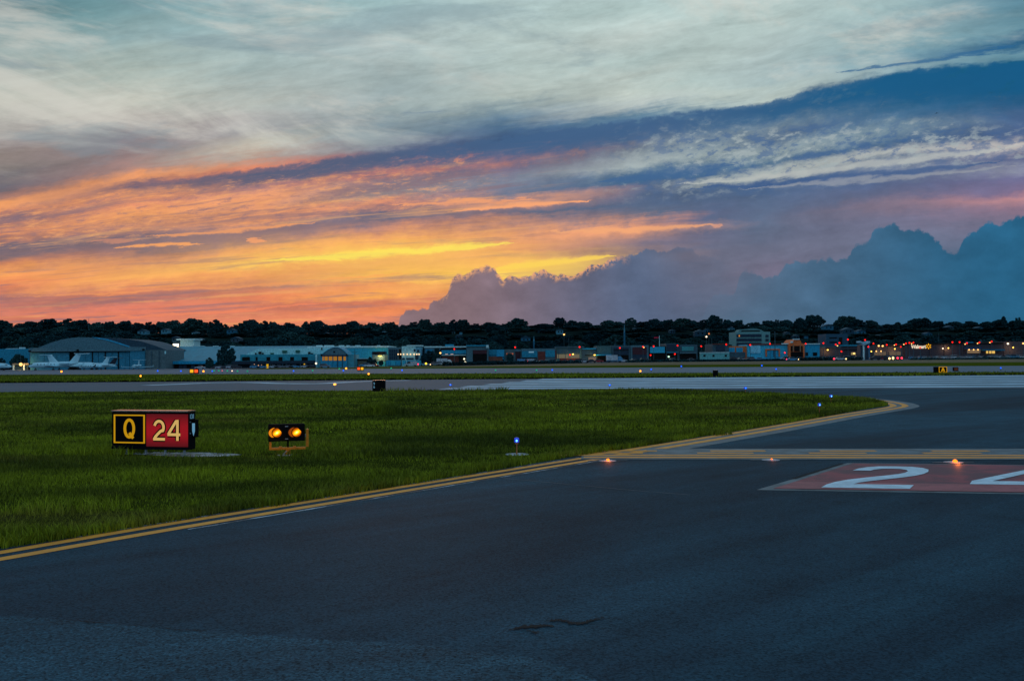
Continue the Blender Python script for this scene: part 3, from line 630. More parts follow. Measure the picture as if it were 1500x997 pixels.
sheet('old_asphalt', [(-9, -4)] + seam + [(1.5, -4)], 0.008, M_COARSE)
def crack(name, pts, w, z=0.013, seed=3):
    rr = random.Random(seed); path = []
    for p, q in zip(pts, pts[1:]):
        for k in range(10): t = k / 10; path.append((p[0] + (q[0] - p[0]) * t, p[1] + (q[1] - p[1]) * t))
    path.append(pts[-1]); g = [tuple(P(x, y + rr.uniform(-0.9, 0.9))[:2]) for x, y in path]; mb = MB(); n = len(g)
    ws = [w * (0.25 + rr.random()) * math.sin(math.pi * min(0.96, max(0.04, i / (n - 1)))) ** 0.5 for i in range(n)]
    mb.v = [(x, y - w_, z) for (x, y), w_ in zip(g, ws)] + [(x, y + w_ * rr.uniform(0.5, 1.2), z) for (x, y), w_ in zip(g, ws)]
    mb.f = [(i, i + 1, n + i + 1, n + i) for i in range(n - 1)]
    return tag(mb.build(name, M_TAR), kind='structure')
crack('pavement_crack', [(95, 908.5), (130, 912), (168, 914.5)], 0.010)
crack('pavement_crack', [(150, 913.5), (200, 917), (228, 919.5)], 0.004, seed=5)
crack('pavement_crack', [(232, 920.5), (260, 923.5), (300, 925)], 0.010, seed=6)
crack('pavement_crack', [(745, 924), (765, 920), (795, 917), (812, 918.5)], 0.05, seed=7)
crack('pavement_crack', [(770, 924), (785, 928), (790, 927)], 0.026, seed=8)
crack('pavement_crack', [(800, 911), (820, 909), (835, 913), (850, 914.5), (866, 910), (885, 906)], 0.05, seed=9)
crack('pavement_crack', [(660, 935), (668, 936.5)], 0.012, seed=10)

# ================================================================== things near the camera
M_BLK = mat('sign_black', (0.007, 0.007, 0.008), 0.8, var=0.2, scale=3, spec=0.05)
M_BLK2 = mat('housing_black', (0.006, 0.006, 0.007), 0.8, var=0.2, scale=6, spec=0.05)
M_ALU = mat('galvanised_steel', (0.45, 0.47, 0.50), 0.45, 0.6, var=0.2, scale=8)
M_TOPM = mat('sign_top_sunset_tint', (0.95, 0.62, 0.5), 0.22, 1.0, var=0.12, scale=5)  # orange of the sunset is put into the metal's colour
M_CONC = mat('pad_concrete', (0.42, 0.42, 0.42), 0.85, var=0.4, scale=3.5, bump=0.5)
M_YSTEEL = mat('yellow_enamel', (0.85, 0.26, 0.015), 0.45, var=0.15, scale=6)
M_LBLUE = emat('glow_painted_decal', (0.13, 0.33, 0.50), 0.8)  # no lamp: the decal's brightness is painted in as emission
def plight(name, loc, col, power, rad=0.05):
    d = bpy.data.lights.new(name, 'POINT'); d.energy = power; d.color = col; d.shadow_soft_size = rad
    o = bpy.data.objects.new(name, d); C.objects.link(o); o.location = loc; return o
def text_mesh(name, body, size, xscale, depth, material, parent, loc, rot=(R(90), 0, 0), offset=0.0, bold=0.0):
    cu = bpy.data.curves.new(name, 'FONT'); cu.body = body; cu.size = size; cu.extrude = depth; cu.offset = offset; cu.resolution_u = 6
    t = bpy.data.objects.new('tmp', cu); C.objects.link(t); bpy.context.view_layer.update()
    me = bpy.data.meshes.new_from_object(t.evaluated_get(bpy.context.evaluated_depsgraph_get())); bpy.data.objects.remove(t); bpy.data.curves.remove(cu)
    xs_ = [v.co.x for v in me.vertices]; ys_ = [v.co.y for v in me.vertices]; cx = (min(xs_) + max(xs_)) / 2; y0 = min(ys_)
    for v in me.vertices: v.co.x = (v.co.x - cx) * xscale; v.co.y -= y0
    me.name = name; me.materials.clear(); me.materials.append(material)
    o = bpy.data.objects.new(name, me); C.objects.link(o); o.parent = parent; o.location = loc; o.rotation_euler = rot; return o
def arc(cx, cy, rx, ry, a0, a1, n=14): return [(cx + rx * math.cos(R(a0 + (a1 - a0) * i / n)), cy + ry * math.sin(R(a0 + (a1 - a0) * i / n))) for i in range(n + 1)]
def stroke_mesh(name, paths, w, y0, y1, material, parent, loc, sx, sz, closed=()):
    """letters of constant stroke in the sign's plane: paths in unit height, swept to a flat raised glyph"""
    objs = MB()
    for k, path in enumerate(paths):
        pp = [(x * sx, z * sz) for x, z in path]; cl = k in closed
        n = len(pp); L = []; Rr = []
        for i in range(n):
            if cl: a = pp[(i - 1) % n]; b = pp[(i + 1) % n]
            else: a = pp[max(0, i - 1)]; b = pp[min(n - 1, i + 1)]
            t = Vector((b[0] - a[0], b[1] - a[1])); t.normalize()
            f = 1.0
            if 0 < i < n - 1 or cl:
                e = Vector((pp[i][0] - pp[(i - 1) % n][0], pp[i][1] - pp[(i - 1) % n][1])); e.normalize(); f = 1 / max(0.6, abs(e.dot(t)))
            L.append((pp[i][0] - t.y * w / 2 * f, pp[i][1] + t.x * w / 2 * f)); Rr.append((pp[i][0] + t.y * w / 2 * f, pp[i][1] - t.x * w / 2 * f))
        for i in range(n if cl else n - 1):
            j = (i + 1) % n
            objs.prism_y([L[i], L[j], Rr[j], Rr[i]], y0, y1)
    o = objs.build(name, material, parent); o.location = loc; return o

# ---- illuminated mandatory sign "Q | 24"
sl = P(164, 665.6); sr = P(275, 667.9)
yaw = math.atan2(sr.y - sl.y, sr.x - sl.x); SW = (Vector((sr.x, sr.y)) - Vector((sl.x, sl.y))).length
mid = (sl + sr) / 2
print('sign', SW, math.degrees(yaw))
sign = empty('guidance_sign', (mid.x, mid.y, 0.0), 'black framed airfield sign with yellow Q and cream 24 on glowing red', 'sign')
sign.rotation_euler = (0, 0, yaw)
SZ0, SZ1, TH = 0.14, 1.03, 0.30; hw = SW / 2
def fx_(u): return -hw + (u - 140) / (1240 - 140) * SW        # sign face coordinates read off the sign itself
def fz_(v): return SZ1 - (v - 105) / (665 - 105) * (SZ1 - SZ0)
bodyo = MB().box(-hw, hw, 0, TH, SZ0, SZ1 - 0.012).build('sign_body', M_BLK, sign, bevel=0.008)
MB().box(-hw - 0.01, hw + 0.012, -0.02, TH + 0.012, SZ1 - 0.012, SZ1 + 0.014).build('top_cap', M_TOPM, sign)
MB().box(-hw, hw, -0.018, 0.0, SZ0, fz_(625)).build('lower_rail', M_BLK, sign)
M_REDGLOW, nn, bb = new_mat('red_sign_face')
tcn = nn.n.new('ShaderNodeTexCoord'); ox, oy, oz = nn.sep(tcn.outputs['Object'])
gl = nn.mul(nn.rng(nn.m('ABSOLUTE', nn.sub(oz, (fz_(145) + fz_(620)) / 2)), 0.42, 0.05), nn.mad(nn.noise(tcn.outputs['Object'], 2.0, 3), 0.5, 0.75))
nn.put(bb.inputs['Base Color'], (0.30, 0.004, 0.006)); nn.put(bb.inputs['Emission Color'], (0.42, 0.002, 0.008)); nn.put(bb.inputs['Emission Strength'], nn.mad(gl, 0.45, 0.12)); bb.inputs['Roughness'].default_value = 0.4
MB().box(fx_(650), fx_(1245), -0.012, 0, fz_(620), fz_(145)).build('red_panel', M_REDGLOW, sign)
MB().box(fx_(145), fx_(645), -0.010, 0, fz_(590), fz_(145)).build('black_panel', M_BLK2, sign)
M_YGLOW = emat('yellow_legend', (0.66, 0.34, 0.008), 0.72, True); M_CGLOW = emat('cream_legend', (0.83, 0.52, 0.16), 0.72, True)
fr = MB(); a0_, a1_, b0_, b1_ = fx_(172), fx_(630), fz_(578), fz_(157); tw = 0.042
fr.box(a0_, a1_, -0.016, -0.0105, b1_ - 0.03, b1_).box(a0_, a1_, -0.016, -0.0105, b0_, b0_ + 0.03).box(a0_, a0_ + tw, -0.016, -0.0105, b0_ + 0.03, b1_ - 0.03).box(a1_ - tw, a1_, -0.016, -0.0105, b0_ + 0.03, b1_ - 0.03)
fr.build('yellow_border', M_YGLOW, sign)
Qx0, Qx1, Qz0, Qz1 = fx_(318), fx_(486), fz_(502), fz_(220)
qw = Qx1 - Qx0; qh = Qz1 - Qz0
SK = 0.068
oval = [(x, z) for x, z in arc(qw / 2, qh / 2, (qw - SK) / 2, (qh - SK * 0.72) / 2, 0, 360, 36)][:-1]
stroke_mesh('letter', [oval, [(qw * 0.50, qh * 0.27), (qw * 0.84, -qh * 0.01)]], SK, -0.018, -0.0105, M_YGLOW, sign, (Qx0, 0, Qz0), 1, 1, closed=(0,))
def digit_two(w, h):
    r = w / 2 - SK / 2
    p = arc(w / 2, h - SK / 2 - r * 1.18, r, r * 1.18, 165, -28, 16)
    return p + [(w * 0.62, h * 0.44), (w * 0.36, h * 0.29), (w * 0.18, h * 0.17), (w * 0.08, SK * 0.36)]
Tx0, Tx1, Tz0, Tz1 = fx_(752), fx_(920), fz_(530), fz_(228)
tw_, th_ = Tx1 - Tx0, Tz1 - Tz0
Fx0, Fx1 = fx_(958), fx_(1140); fw_ = Fx1 - Fx0
four_p = [[(fw_ * 0.78, 0), (fw_ * 0.78, th_)], [(fw_ * 0.70, th_ - SK * 0.3), (SK * 0.3, th_ * 0.31)], [(0, th_ * 0.29), (fw_, th_ * 0.29)]]
for grow, y0, y1, M_, nm in ((0.062, -0.0150, -0.0122, M_BLK2, 'digit_outline'), (0.0, -0.019, -0.0152, M_CGLOW, 'digit')):
    stroke_mesh(nm, [digit_two(tw_, th_), [(0, SK * 0.45), (tw_, SK * 0.45)]], SK * 0.95 + grow, y0, y1, M_, sign, (Tx0, 0, Tz0), 1, 1)
    stroke_mesh(nm, four_p, SK * 0.95 + grow, y0, y1, M_, sign, (Fx0, 0, Tz0), 1, 1)
# the right end: hinge plates, number 131 and the blue tag
end = MB().box(hw, hw + 0.012, 0.01, TH - 0.01, SZ0 + 0.02, SZ1 - 0.03).build('end_plate', M_BLK2, sign)
text_mesh('end_number', '131', 0.15, 0.85, 0.001, M_LBLUE, sign, (hw + 0.014, TH / 2, SZ1 - 0.175), (R(90), 0, R(90)))
MB().box(hw + 0.012, hw + 0.10, 0.16, 0.29, 0.42, 0.83).build('junction_box', M_BLK2, sign, bevel=0.006)
MB().prism_y([(0, 0.12), (0.035, 0.0), (0.07, 0.12), (0.07, 0.30), (0, 0.30)], 0, 0.004).build('blue_tag', M_LBLUE, sign).location = (hw + 0.018, 0.150, 0.45)
for z in (0.52, 0.78): MB().tube((hw + 0.012, 0.07, z), (hw + 0.03, 0.07, z), 0.016, n=8).build('bolt', M_ALU, sign)
for u in (330, 610, 890, 1165):
    lg = MB().box(fx_(u) - 0.02, fx_(u) + 0.02, 0.06, 0.10, 0.03, SZ0).box(fx_(u) - 0.055, fx_(u) + 0.055, 0.02, 0.16, 0.015, 0.035).build('leg', M_ALU, sign)
M_SLABT = worn('sign_slab_concrete', (0.42, 0.43, 0.44), under=(0.03, 0.035, 0.02), wear=0.85, scale=2.4)
def blob_sheet(name, px_pts, z, material): return sheet(name, smooth_path([tuple(P(*p)[:2]) for p in px_pts] + [tuple(P(*px_pts[0])[:2])], 4)[:-1], z, material)
blob_sheet('concrete_pad', [(168, 664.5), (205, 662.8), (300, 663.6), (352, 666.3), (338, 668.6), (310, 669.8), (262, 669.9), (225, 667.6)], 0.020, M_SLABT)
blob_sheet('dark_soil', [(300, 663.8), (380, 662.6), (470, 663.4), (485, 667), (440, 670), (350, 669.4)], 0.018, M_SOIL)

# ---- runway guard light (two alternately flashing amber lamps on a yellow bracket)
gp = P(420, 667.3)
gl_ = empty('runway_guard_light', (gp.x, gp.y, 0.0), 'black twin-lamp guard light glowing amber on a yellow bracket', 'guard light'); gl_.rotation_euler = (0, 0, R(14))
W2 = 0.41; Z0, Z1 = 0.335, 0.725
hb = MB().box(-W2, W2, 0, 0.20, Z0, Z1).build('housing', M_BLK2, gl_, bevel=0.015)
for k in (-1, 1): MB().box(min(0, k * W2) + 0.012, max(0, k * W2) - 0.012, -0.012, 0, Z0 + 0.012, Z1 - 0.012).build('front_plate', M_BLK, gl_, bevel=0.004)
M_LENS, nn, bb = new_mat('amber_lens'); nn.t.nodes.remove(bb)
tcn = nn.n.new('ShaderNodeTexCoord'); ox, oy, oz = nn.sep(tcn.outputs['Object'])
rr = nn.m('SQRT', nn.add(nn.mul(ox, ox), nn.mul(nn.sub(oz, nn.mul(ox, 0.35)), nn.mul(nn.sub(oz, nn.mul(ox, 0.35)), 2.2))))
cr = nn.ramp(nn.mul(rr, 7.5), [(0.0, (1.0, 0.78, 0.35)), (0.22, (1.0, 0.50, 0.02)), (0.6, (0.9, 0.26, 0.003)), (1.0, (0.42, 0.07, 0.0))])
em = nn.n.new('ShaderNodeEmission'); nn.put(em.inputs[0], cr); nn.put(em.inputs[1], nn.rng(rr, 0.12, 0.0, 0.9, 3.0)); nn.l.new(em.outputs[0], nn.n['Material Output'].inputs[0])
M_LENSW = emat('amber_lens_dim', (0.85, 0.22, 0.004), 0.8)
M_VIS = [emat('visor_painted_glow', (1.0, 0.30, 0.01), 0.8), emat('visor_painted_glow_dim', (0.6, 0.12, 0.01), 0.45)]  # lamplight on the visors painted as emission, one brighter, one dimmer
for k, (cx, s) in enumerate(((-0.215, 1), (0.225, 0.8))):
    cz = 0.535
    le = MB().rings([((0, -0.012 - 0.05 * math.cos(t), 0), (0.102 * math.sin(t) + 1e-4, 0, 0), (0, 0, 0.102 * math.sin(t) + 1e-4)) for t in [math.pi / 2 * (1 - j / 5) for j in range(6)]], 20).build('lens', M_LENS, gl_, smooth=True); le.location = (cx, 0, cz)
    # tunnel visor: lamplight on its inner wall is painted as a glowing crescent left of the lens, its dark hood cuts the upper right
    out = arc(0, 0, 0.185, 0.125, 118, 232, 14); inn = arc(0.03, 0, 0.150, 0.135, 228, 122, 14)
    vo = MB().prism_y([(x, z) for x, z in (out + inn)][::-1], -0.075, -0.014).build('visor', M_VIS[k], gl_); vo.location = (cx, 0, cz)
    hood = [(0.115 * math.cos(R(a)), 0.115 * math.sin(R(a))) for a in range(2, 84, 9)]
    ho = MB().prism_y(hood[::-1], -0.095, -0.070).build('visor_hood', M_BLK2, gl_); ho.location = (cx, 0, cz)
    lg_ = plight('lens_glow', (cx + 0.01, -0.16, cz), (1, 0.4, 0.05), 0.10 * s, 0.03); lg_.parent = gl_
for z in (Z1 - 0.05, Z0 + 0.055): MB().box(-0.035, 0.035, -0.016, -0.0125, z - 0.008, z + 0.008).build('label_plate', M_ALU, gl_)
MB().tube((0.03, 0.10, 0.17), (0.03, 0.10, Z0), 0.022, n=10).build('pole', M_BLK2, gl_)
MB().box(-W2 + 0.02, W2 + 0.02, 0.04, 0.12, 0.135, 0.19).build('bracket_bar', M_YSTEEL, gl_, bevel=0.004)
MB().box(-W2 + 0.02, -W2 + 0.075, 0.04, 0.12, 0.191, 0.40).build('bracket_arm', M_YSTEEL, gl_, bevel=0.004)
MB().box(W2 + 0.025, W2 + 0.085, 0.02, 0.16, 0.191, 0.60).build('bracket_arm', M_YSTEEL, gl_, bevel=0.004)
MB().box(W2 + 0.005, W2 + 0.03, 0.06, 0.12, 0.42, 0.48).build('hinge', M_ALU, gl_)
MB().tube((0.03, 0.08, 0.02), (0.03, 0.08, 0.134), 0.06, n=12).build('leg', M_YSTEEL, gl_)
for x in (-0.14, 0.18): MB().box(x - 0.03, x + 0.03, 0.05, 0.11, 0.191, 0.215).build('clamp', M_YSTEEL, gl_)
MB().tube((0.0, 0.02, 0.018), (0.0, 0.02, 0.026), 0.22, n=20).build('base_plate', M_CONC, gl_)
MB().tube((-0.10, -0.06, 0.03), (0.0, -0.1, 0.12), 0.012, n=6).build('conduit', M_ALU, gl_)
ln = plight('guard_lamp_glow', (gp.x - 0.2, gp.y - 0.35, 0.5), (1, 0.45, 0.05), 0.9)

# ---- elevated blue taxiway edge lights
M_BLUE = emat('blue_lamp', (0.02, 0.16, 1.0), 3.2); M_BLUEC = emat('blue_lamp_core', (0.12, 0.5, 1.0), 2.5)
M_BGL, nn, bb = new_mat('blue_glass'); bb.inputs['Base Color'].default_value = (0.01, 0.02, 0.35, 1); bb.inputs['Roughness'].default_value = 0.15; bb.inputs['Emission Color'].default_value = (0.02, 0.05, 0.6, 1); bb.inputs['Emission Strength'].default_value = 0.7
M_ORPOLE = mat('orange_stake', (0.55, 0.17, 0.05), 0.6)
def edge_light(loc, glass, core, label, cat, group, scale=1.0, pad=True, h=0.40, stake=M_ORPOLE, rad=0.055):
    t = empty('taxiway_edge_light' if glass is M_BGL else 'runway_edge_light', loc, label, cat, group)
    MB().tube((0, 0, 0.0), (0, 0, h - 0.15), 0.016, 0.012, 8).tube((0, 0, h - 0.15), (0, 0, h - 0.11), 0.035, 0.04, 10).build('stake', stake, t)
    MB().tube((0, 0, h - 0.11), (0, 0, h - 0.03), rad, rad, 14).rings([((0, 0, h - 0.03 + 0.03 * math.sin(R(a))), (rad * math.cos(R(a)), 0, 0), (0, rad * math.cos(R(a)), 0)) for a in (0, 30, 60, 88)], 14).build('lens', glass, t, smooth=False)
    if core: MB().ball((0, -rad * 0.9, h - 0.07), rad * 0.42, 8, 6, 1.2).build('lamp', core, t, smooth=True)
    if pad: MB().tube((0, 0, 0.016), (0, 0, 0.024), 0.27, 0.26, 20).build('base_plate', M_CONC, t)
    return t
g = P(757, 666.3); edge_light((g.x, g.y, 0), M_BGL, M_BLUEC, 'nearest blue taxiway light on an orange stake in the grass', 'taxiway light', 'blue taxiway edge lights')
plight('blue_lamp_glow', (g.x, g.y - 0.15, 0.33), (0.1, 0.3, 1), 0.25)
g = P(1200.5, 605.5); edge_light((g.x, g.y, 0), M_BGL, M_BLUEC, 'blue light on an orange stake near the rounded tip of the grass', 'taxiway light', 'blue taxiway edge lights', pad=False)
g = P(1217.5, 590.5); edge_light((g.x, g.y, 0), M_BGL, M_BLUEC, 'blue light just behind and right of the stake near the grass tip', 'taxiway light', 'blue taxiway edge lights', pad=False, rad=0.07)
for px, py, lb in [(1092, 575.3, 'small blue light at the far edge of the grass, before the striped runway'), (893, 570.2, 'small blue light where the far grass edge meets the runway stripes'), (660, 569.5, 'small blue light at the left end of the runway stripes')]:
    g = P(px, py); edge_light((g.x, g.y, 0), M_BGL, emat('blue_lamp_far', (0.01, 0.16, 1.0), 2.5), lb, 'taxiway light', 'blue taxiway edge lights', pad=False, rad=0.10, h=0.36)
g = P(490.5, 573.0); M_AMB = emat('amber_lamp', (1.0, 0.42, 0.05), 4.0); M_AMBG = mat('amber_glass', (0.8, 0.4, 0.1), 0.2)
edge_light((g.x, g.y, 0), emat('amber_glow_glass', (1.0, 0.40, 0.06), 2.2), M_AMB, 'amber runway light on a tall orange stake left of the black box', 'runway light', 'amber runway lights', pad=False, rad=0.10, h=0.55)

# ---- in-pavement amber guard lights with pale collars
M_SPARK = emat('inset_lamp', (1.0, 0.20, 0.015), 2.6, False); M_SPARK2 = emat('inset_lamp_dim', (1.0, 0.18, 0.02), 2.5, False)
for i, (px, py, st, lb, pw) in enumerate([(890, 675.3, 1.0, 'glowing amber light set in the pavement where the edge lines meet', 2.2), (1129, 674.2, 0.6, 'dim amber light set in the pavement left of the painted 2', 0.3), (1396.5, 677.5, 1.4, 'brightest amber light set in the pavement above the painted 2', 3.2)]):
    g = P(px, py); t = empty('inset_guard_light', (g.x, g.y, 0.0), lb, 'pavement light', 'amber lights set in the pavement')
    MB().tube((0, 0, 0.012), (0, 0, 0.017), 0.19, 0.185, 24).build('steel_ring', mat('ring_steel', (0.34, 0.35, 0.37), 0.8), t)
    MB().box(-0.42, -0.195, -0.03, 0.03, 0.010, 0.015).build('filled_saw_cut', M_GREYB, t); MB().box(0.195, 0.42, -0.03, 0.03, 0.010, 0.015).build('filled_saw_cut', M_GREYB, t)
    MB().rings([((0, 0, 0.017), (0.13, 0, 0), (0, 0.13, 0)), ((0, 0, 0.028), (0.10, 0, 0), (0, 0.10, 0)), ((0, 0, 0.036), (0.05, 0, 0), (0, 0.05, 0))], 18).build('housing', M_ALU, t, smooth=True)
    MB().ball((0, -0.075, 0.036), 0.034 * st, 12, 8, 0.9).build('lamp', M_SPARK if st > 0.8 else M_SPARK2, t, smooth=True)
    plight('inset_lamp_glow', (g.x, g.y - 0.20, 0.10), (1, 0.20, 0.02), pw * 0.8, 0.03)
# ---- black backs of signs out on the field
def sign_back(px0, px1, py1, h, th, label, yaw=0.0, top=None, num=None):
    a = P(px0, py1); b = P(px1, py1); w = abs(b.x - a.x); t = empty('sign_box', ((a.x + b.x) / 2, a.y, 0.0), label, 'sign', 'signs seen from behind')
    MB().box(-w / 2, w / 2, 0, th, 0.08, h - 0.02).build('sign_body', M_BLK, t, bevel=0.01)
    MB().box(-w / 2, w / 2, -0.01, th + 0.01, h - 0.02, h).build('top_cap', M_TOPM, t)
    for x in (-w * 0.3, w * 0.3): MB().box(x - 0.03, x + 0.03, th * 0.4, th * 0.6, 0, 0.08).build('leg', M_ALU, t)
    if num: text_mesh('end_number', num[0], num[1], 0.9, 0.002, M_LBLUE, t, num[2])
    return t
t = sign_back(545.5, 563.5, 574.8, 0.82, 0.32, 'black sign box standing at the near edge of the runway')
text_mesh('end_number', '9', 0.24, 0.9, 0.002, M_LBLUE, t, (-0.30, -0.003, 0.50)); text_mesh('end_number', '6', 0.24, 0.9, 0.002, M_LBLUE, t, (-0.30, -0.003, 0.29))
sign_back(1045, 1052.5, 552.3, 0.76, 0.30, 'narrow black sign box beyond the striped part of the runway')
# yellow A sign
a = P(1368.5, 546.2); b = P(1392, 546.2)
t = empty('location_sign', ((a.x + b.x) / 2, a.y, 0.0), 'small black sign with a yellow framed letter A', 'sign'); w = b.x - a.x
MB().box(-w / 2, w / 2, 0, 0.25, 0.06, 0.74).build('sign_body', M_BLK, t)
x0, x1 = -w / 2 + w * 0.36, w / 2; f_ = 0.07
MB().box(x0, x1, -0.02, -0.005, 0.68, 0.74).box(x0, x1, -0.02, -0.005, 0.06, 0.12).box(x0, x0 + f_, -0.02, -0.005, 0.12, 0.68).box(x1 - f_, x1, -0.02, -0.005, 0.12, 0.68).build('yellow_border', emat('yellow_sign_glow', (0.75, 0.38, 0.01), 0.65), t)
am = stroke_mesh('letter', [[(0.0, 0), (0.5, 1)], [(1, 0), (0.5, 1)], [(0.22, 0.32), (0.78, 0.32)]], 0.12, -0.022, -0.005, _mc['yellow_sign_glow'], t, ((x0 + x1) / 2 - 0.17, 0, 0.19), 0.34, 0.42)
for x in (-w * 0.3, w * 0.3): MB().box(x - 0.03, x + 0.03, 0.1, 0.16, 0, 0.06).build('leg', M_ALU, t)
# far lit signs
def small_sign(px0, px1, py1, h, cols, label, Y=None):
    a = P(px0, py1); b = P(px1, py1); w = b.x - a.x
    t = empty('distant_sign', ((a.x + b.x) / 2, a.y, 0.0), label, 'sign'); MB().box(-w / 2, w / 2, 0, 0.3, 0.05, h).build('sign_body', M_BLK, t)
    n = len(cols)
    for i, m_ in enumerate(cols):
        u0 = -w / 2 + w * (i + 0.12) / n; u1 = -w / 2 + w * (i + 0.88) / n
        MB().box(u0, u1, -0.03, -0.005, 0.05 + h * 0.2, h * 0.85).build('lit_panel', m_, t)
    return t
M_RG = emat('red_sign_glow', (1.0, 0.10, 0.02), 1.2); M_YG = emat('amber_sign_glow', (1.0, 0.5, 0.02), 1.0)
small_sign(277.5, 288.5, 547.6, 0.85, [M_YG, M_RG], 'small distant sign with a yellow and a red lit half, before the long blue roof')
small_sign(523, 532, 543.3, 0.8, [M_RG, M_YG], 'small distant sign lit red and yellow right of the small arched hangar')
small_sign(1397, 1406, 543.9, 0.55, [mat('dull_orange', (0.35, 0.06, 0.01), 0.6)], 'small dull orange sign lying right of the yellow A sign')

# ---- small lights out on the field
dots = [(90, 546.4, 'amber'), (206, 554.3, 'amber'), (540, 551.2, 'amber'), (938, 547, 'amber'), (298, 546.3, 'amber'), (507, 541.6, 'amber'),
        (503, 545.4, 'blue'), (589, 545, 'blue'), (809, 544.9, 'blue'), (954, 544, 'blue'), (998, 538.6, 'blue'), (1116, 537.6, 'blue'), (1137, 543.8, 'blue'), (1466, 542.4, 'blue'), (265, 545.8, 'blue'), (311, 546, 'blue'), (231, 545.5, 'blue'), (430, 545.9, 'blue'),
        (313.5, 545.3, 'green'), (320.5, 545.3, 'green'), (333, 545.6, 'green'), (348, 546, 'green'), (362.5, 546.2, 'green'), (458, 545.2, 'green'), (497, 542.3, 'green'), (573, 541.5, 'green'), (726, 545.2, 'green'), (786, 545.2, 'green'), (340, 545.7, 'white'), (325.5, 545.4, 'pink')]
DM = {'amber': emat('amber_dot', (1.0, 0.30, 0.02), 3.2), 'blue': emat('blue_dot', (0.005, 0.10, 1.0), 1.8), 'green': emat('green_dot', (0.005, 0.45, 0.22), 0.9), 'white': emat('white_dot', (1.0, 0.7, 0.45), 1.6), 'pink': emat('pink_dot', (0.7, 0.15, 0.2), 1.0)}
LAND = [(45, 'the low blue hangar at far left'), (130, 'the parked white jets'), (245, 'the large arched hangar'), (360, 'the long blue roof'), (470, 'the terminal with the curved white roof'), (517, 'the small arched hangar'), (590, 'the long pale hangar'), (622, 'the white block with lamps'), (682, 'the blue-fronted brick shop'), (718, 'the shop with dark red opening'), (782, 'the blue panelled shops'), (880, 'the beige lit shop front'), (925, 'the grey shop front'), (1025, 'the dark-framed shops'), (1094, 'the white site trailer'), (1156, 'the shop with orange doorway'), (1180, 'the orange gabled shop'), (1212, 'the blue-white shop end'), (1258, 'the brick wall left of the pylon'), (1285, 'the white pylon'), (1335, 'the brick store left of its sign'), (1366, 'the lit store sign'), (1412, 'the brick store right of its sign'), (1440, 'the lit store entrance'), (1501, 'the far right end of the brick store')]
def landmark(px):
    for x, s in LAND:
        if px < x: return s
    return LAND[-1][1]
ORD = ['first', 'second', 'third', 'fourth', 'fifth', 'sixth', 'seventh', 'eighth', 'ninth', 'tenth', 'eleventh', 'twelfth', 'thirteenth', 'fourteenth']
_cnt = {}
def ordinal(key):
    _cnt[key] = _cnt.get(key, 0) + 1; return ORD[min(13, _cnt[key] - 1)]
for px, py, c in sorted(dots):
    g = P(px, py + 0.4); sc_ = g.y / 110.0; zb = zt(g.x, g.y)
    k = (c, landmark(px)); o_ = ordinal(k)
    t = empty('field_light', (g.x, g.y, zb), f'{o_} {c} light before {k[1]}', 'airfield light', 'small coloured lights on the airfield')
    MB().tube((0, 0, 0), (0, 0, 0.28), 0.03, n=6).build('stake', M_BLK2, t)
    MB().ball((0, 0, 0.36), {'amber': 0.11, 'blue': 0.085, 'green': 0.085}.get(c, 0.08) * max(1, sc_), 8, 6).build('lamp', DM[c], t, smooth=True)
# flat white/orange barrier boards on the apron
for px0, px1, py in [(345.5, 352.5, 541.5), (373, 381, 541.8)]:
    Y = 300; a = A(px0, py, Y); b = A(px1, py, Y)
    t = empty('lit_barrier', ((a.x + b.x) / 2, Y, zt(a.x, Y)), ('left' if px0 < 360 else 'right') + ' of two low glowing orange barriers before the terminal', 'barrier', 'glowing orange barriers')
    w = b.x - a.x; z = a.z - zt(a.x, Y)
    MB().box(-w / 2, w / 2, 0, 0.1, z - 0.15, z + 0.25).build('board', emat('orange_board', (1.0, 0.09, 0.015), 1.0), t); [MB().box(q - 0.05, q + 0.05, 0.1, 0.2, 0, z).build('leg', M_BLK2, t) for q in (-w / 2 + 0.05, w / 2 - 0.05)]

# ================================================================== buildings beyond the field
def panel(name, px0, py0, px1, py1, Y, depth, material, parent, label=None):
    a = A(px0, py0, Y); b = A(px1, py1, Y)
    o = MB().box(min(a.x, b.x), max(a.x, b.x), Y, Y + depth, min(a.z, b.z), max(a.z, b.z)).build(name, material, parent, world=True)
    if label: o['label'] = label
    return o
def outline(name, pts, Y, depth, material, parent):
    return MB().prism_y([(A(x, y, Y).x, A(x, y, Y).z) for x, y in pts][::-1], Y, Y + depth).build(name, material, parent, world=True)
def building(name, px, Y, label, cat, group=None):
    x, _, z = G(px, Y); return empty(name, (x, Y, z), label, cat, group)
pm = pmat
W_DARK = pm('dark_glass', (4, 8, 14), 0.4, spec=0.1); W_BLK = pm('dark_opening', (2, 4, 8), 0.9, spec=0.05)
W_MAROON = pm('maroon_cladding', (38, 20, 30)); W_NAVY = pm('navy_glazing', (8, 30, 50), 0.5); W_TEAL = pm('blue_cladding', (5, 85, 118), 0.6); W_BLUE = pm('blue_panel', (12, 98, 140), 0.6)
W_PBLUE = pm('pale_blue_wall', (25, 110, 145), 0.6); W_GREY = pm('grey_blue_wall', (42, 72, 90)); W_DGREY = pm('slate_wall', (30, 55, 72)); W_BEIGE = pm('beige_wall', (72, 78, 74)); W_TAN = pm('tan_wall', (46, 66, 78))
W_WHITE = pm('white_wall', (100, 150, 170)); W_WROOF = pm('white_roof', (90, 165, 195), 0.5); W_ORANGE = pm('orange_brick', (120, 62, 36), k=1.3); W_BRICK = pm('dark_brick', (34, 34, 46)); W_BRICK2 = pm('brown_brick', (42, 42, 52)); W_RED = pm('red_brick', (60, 30, 30))
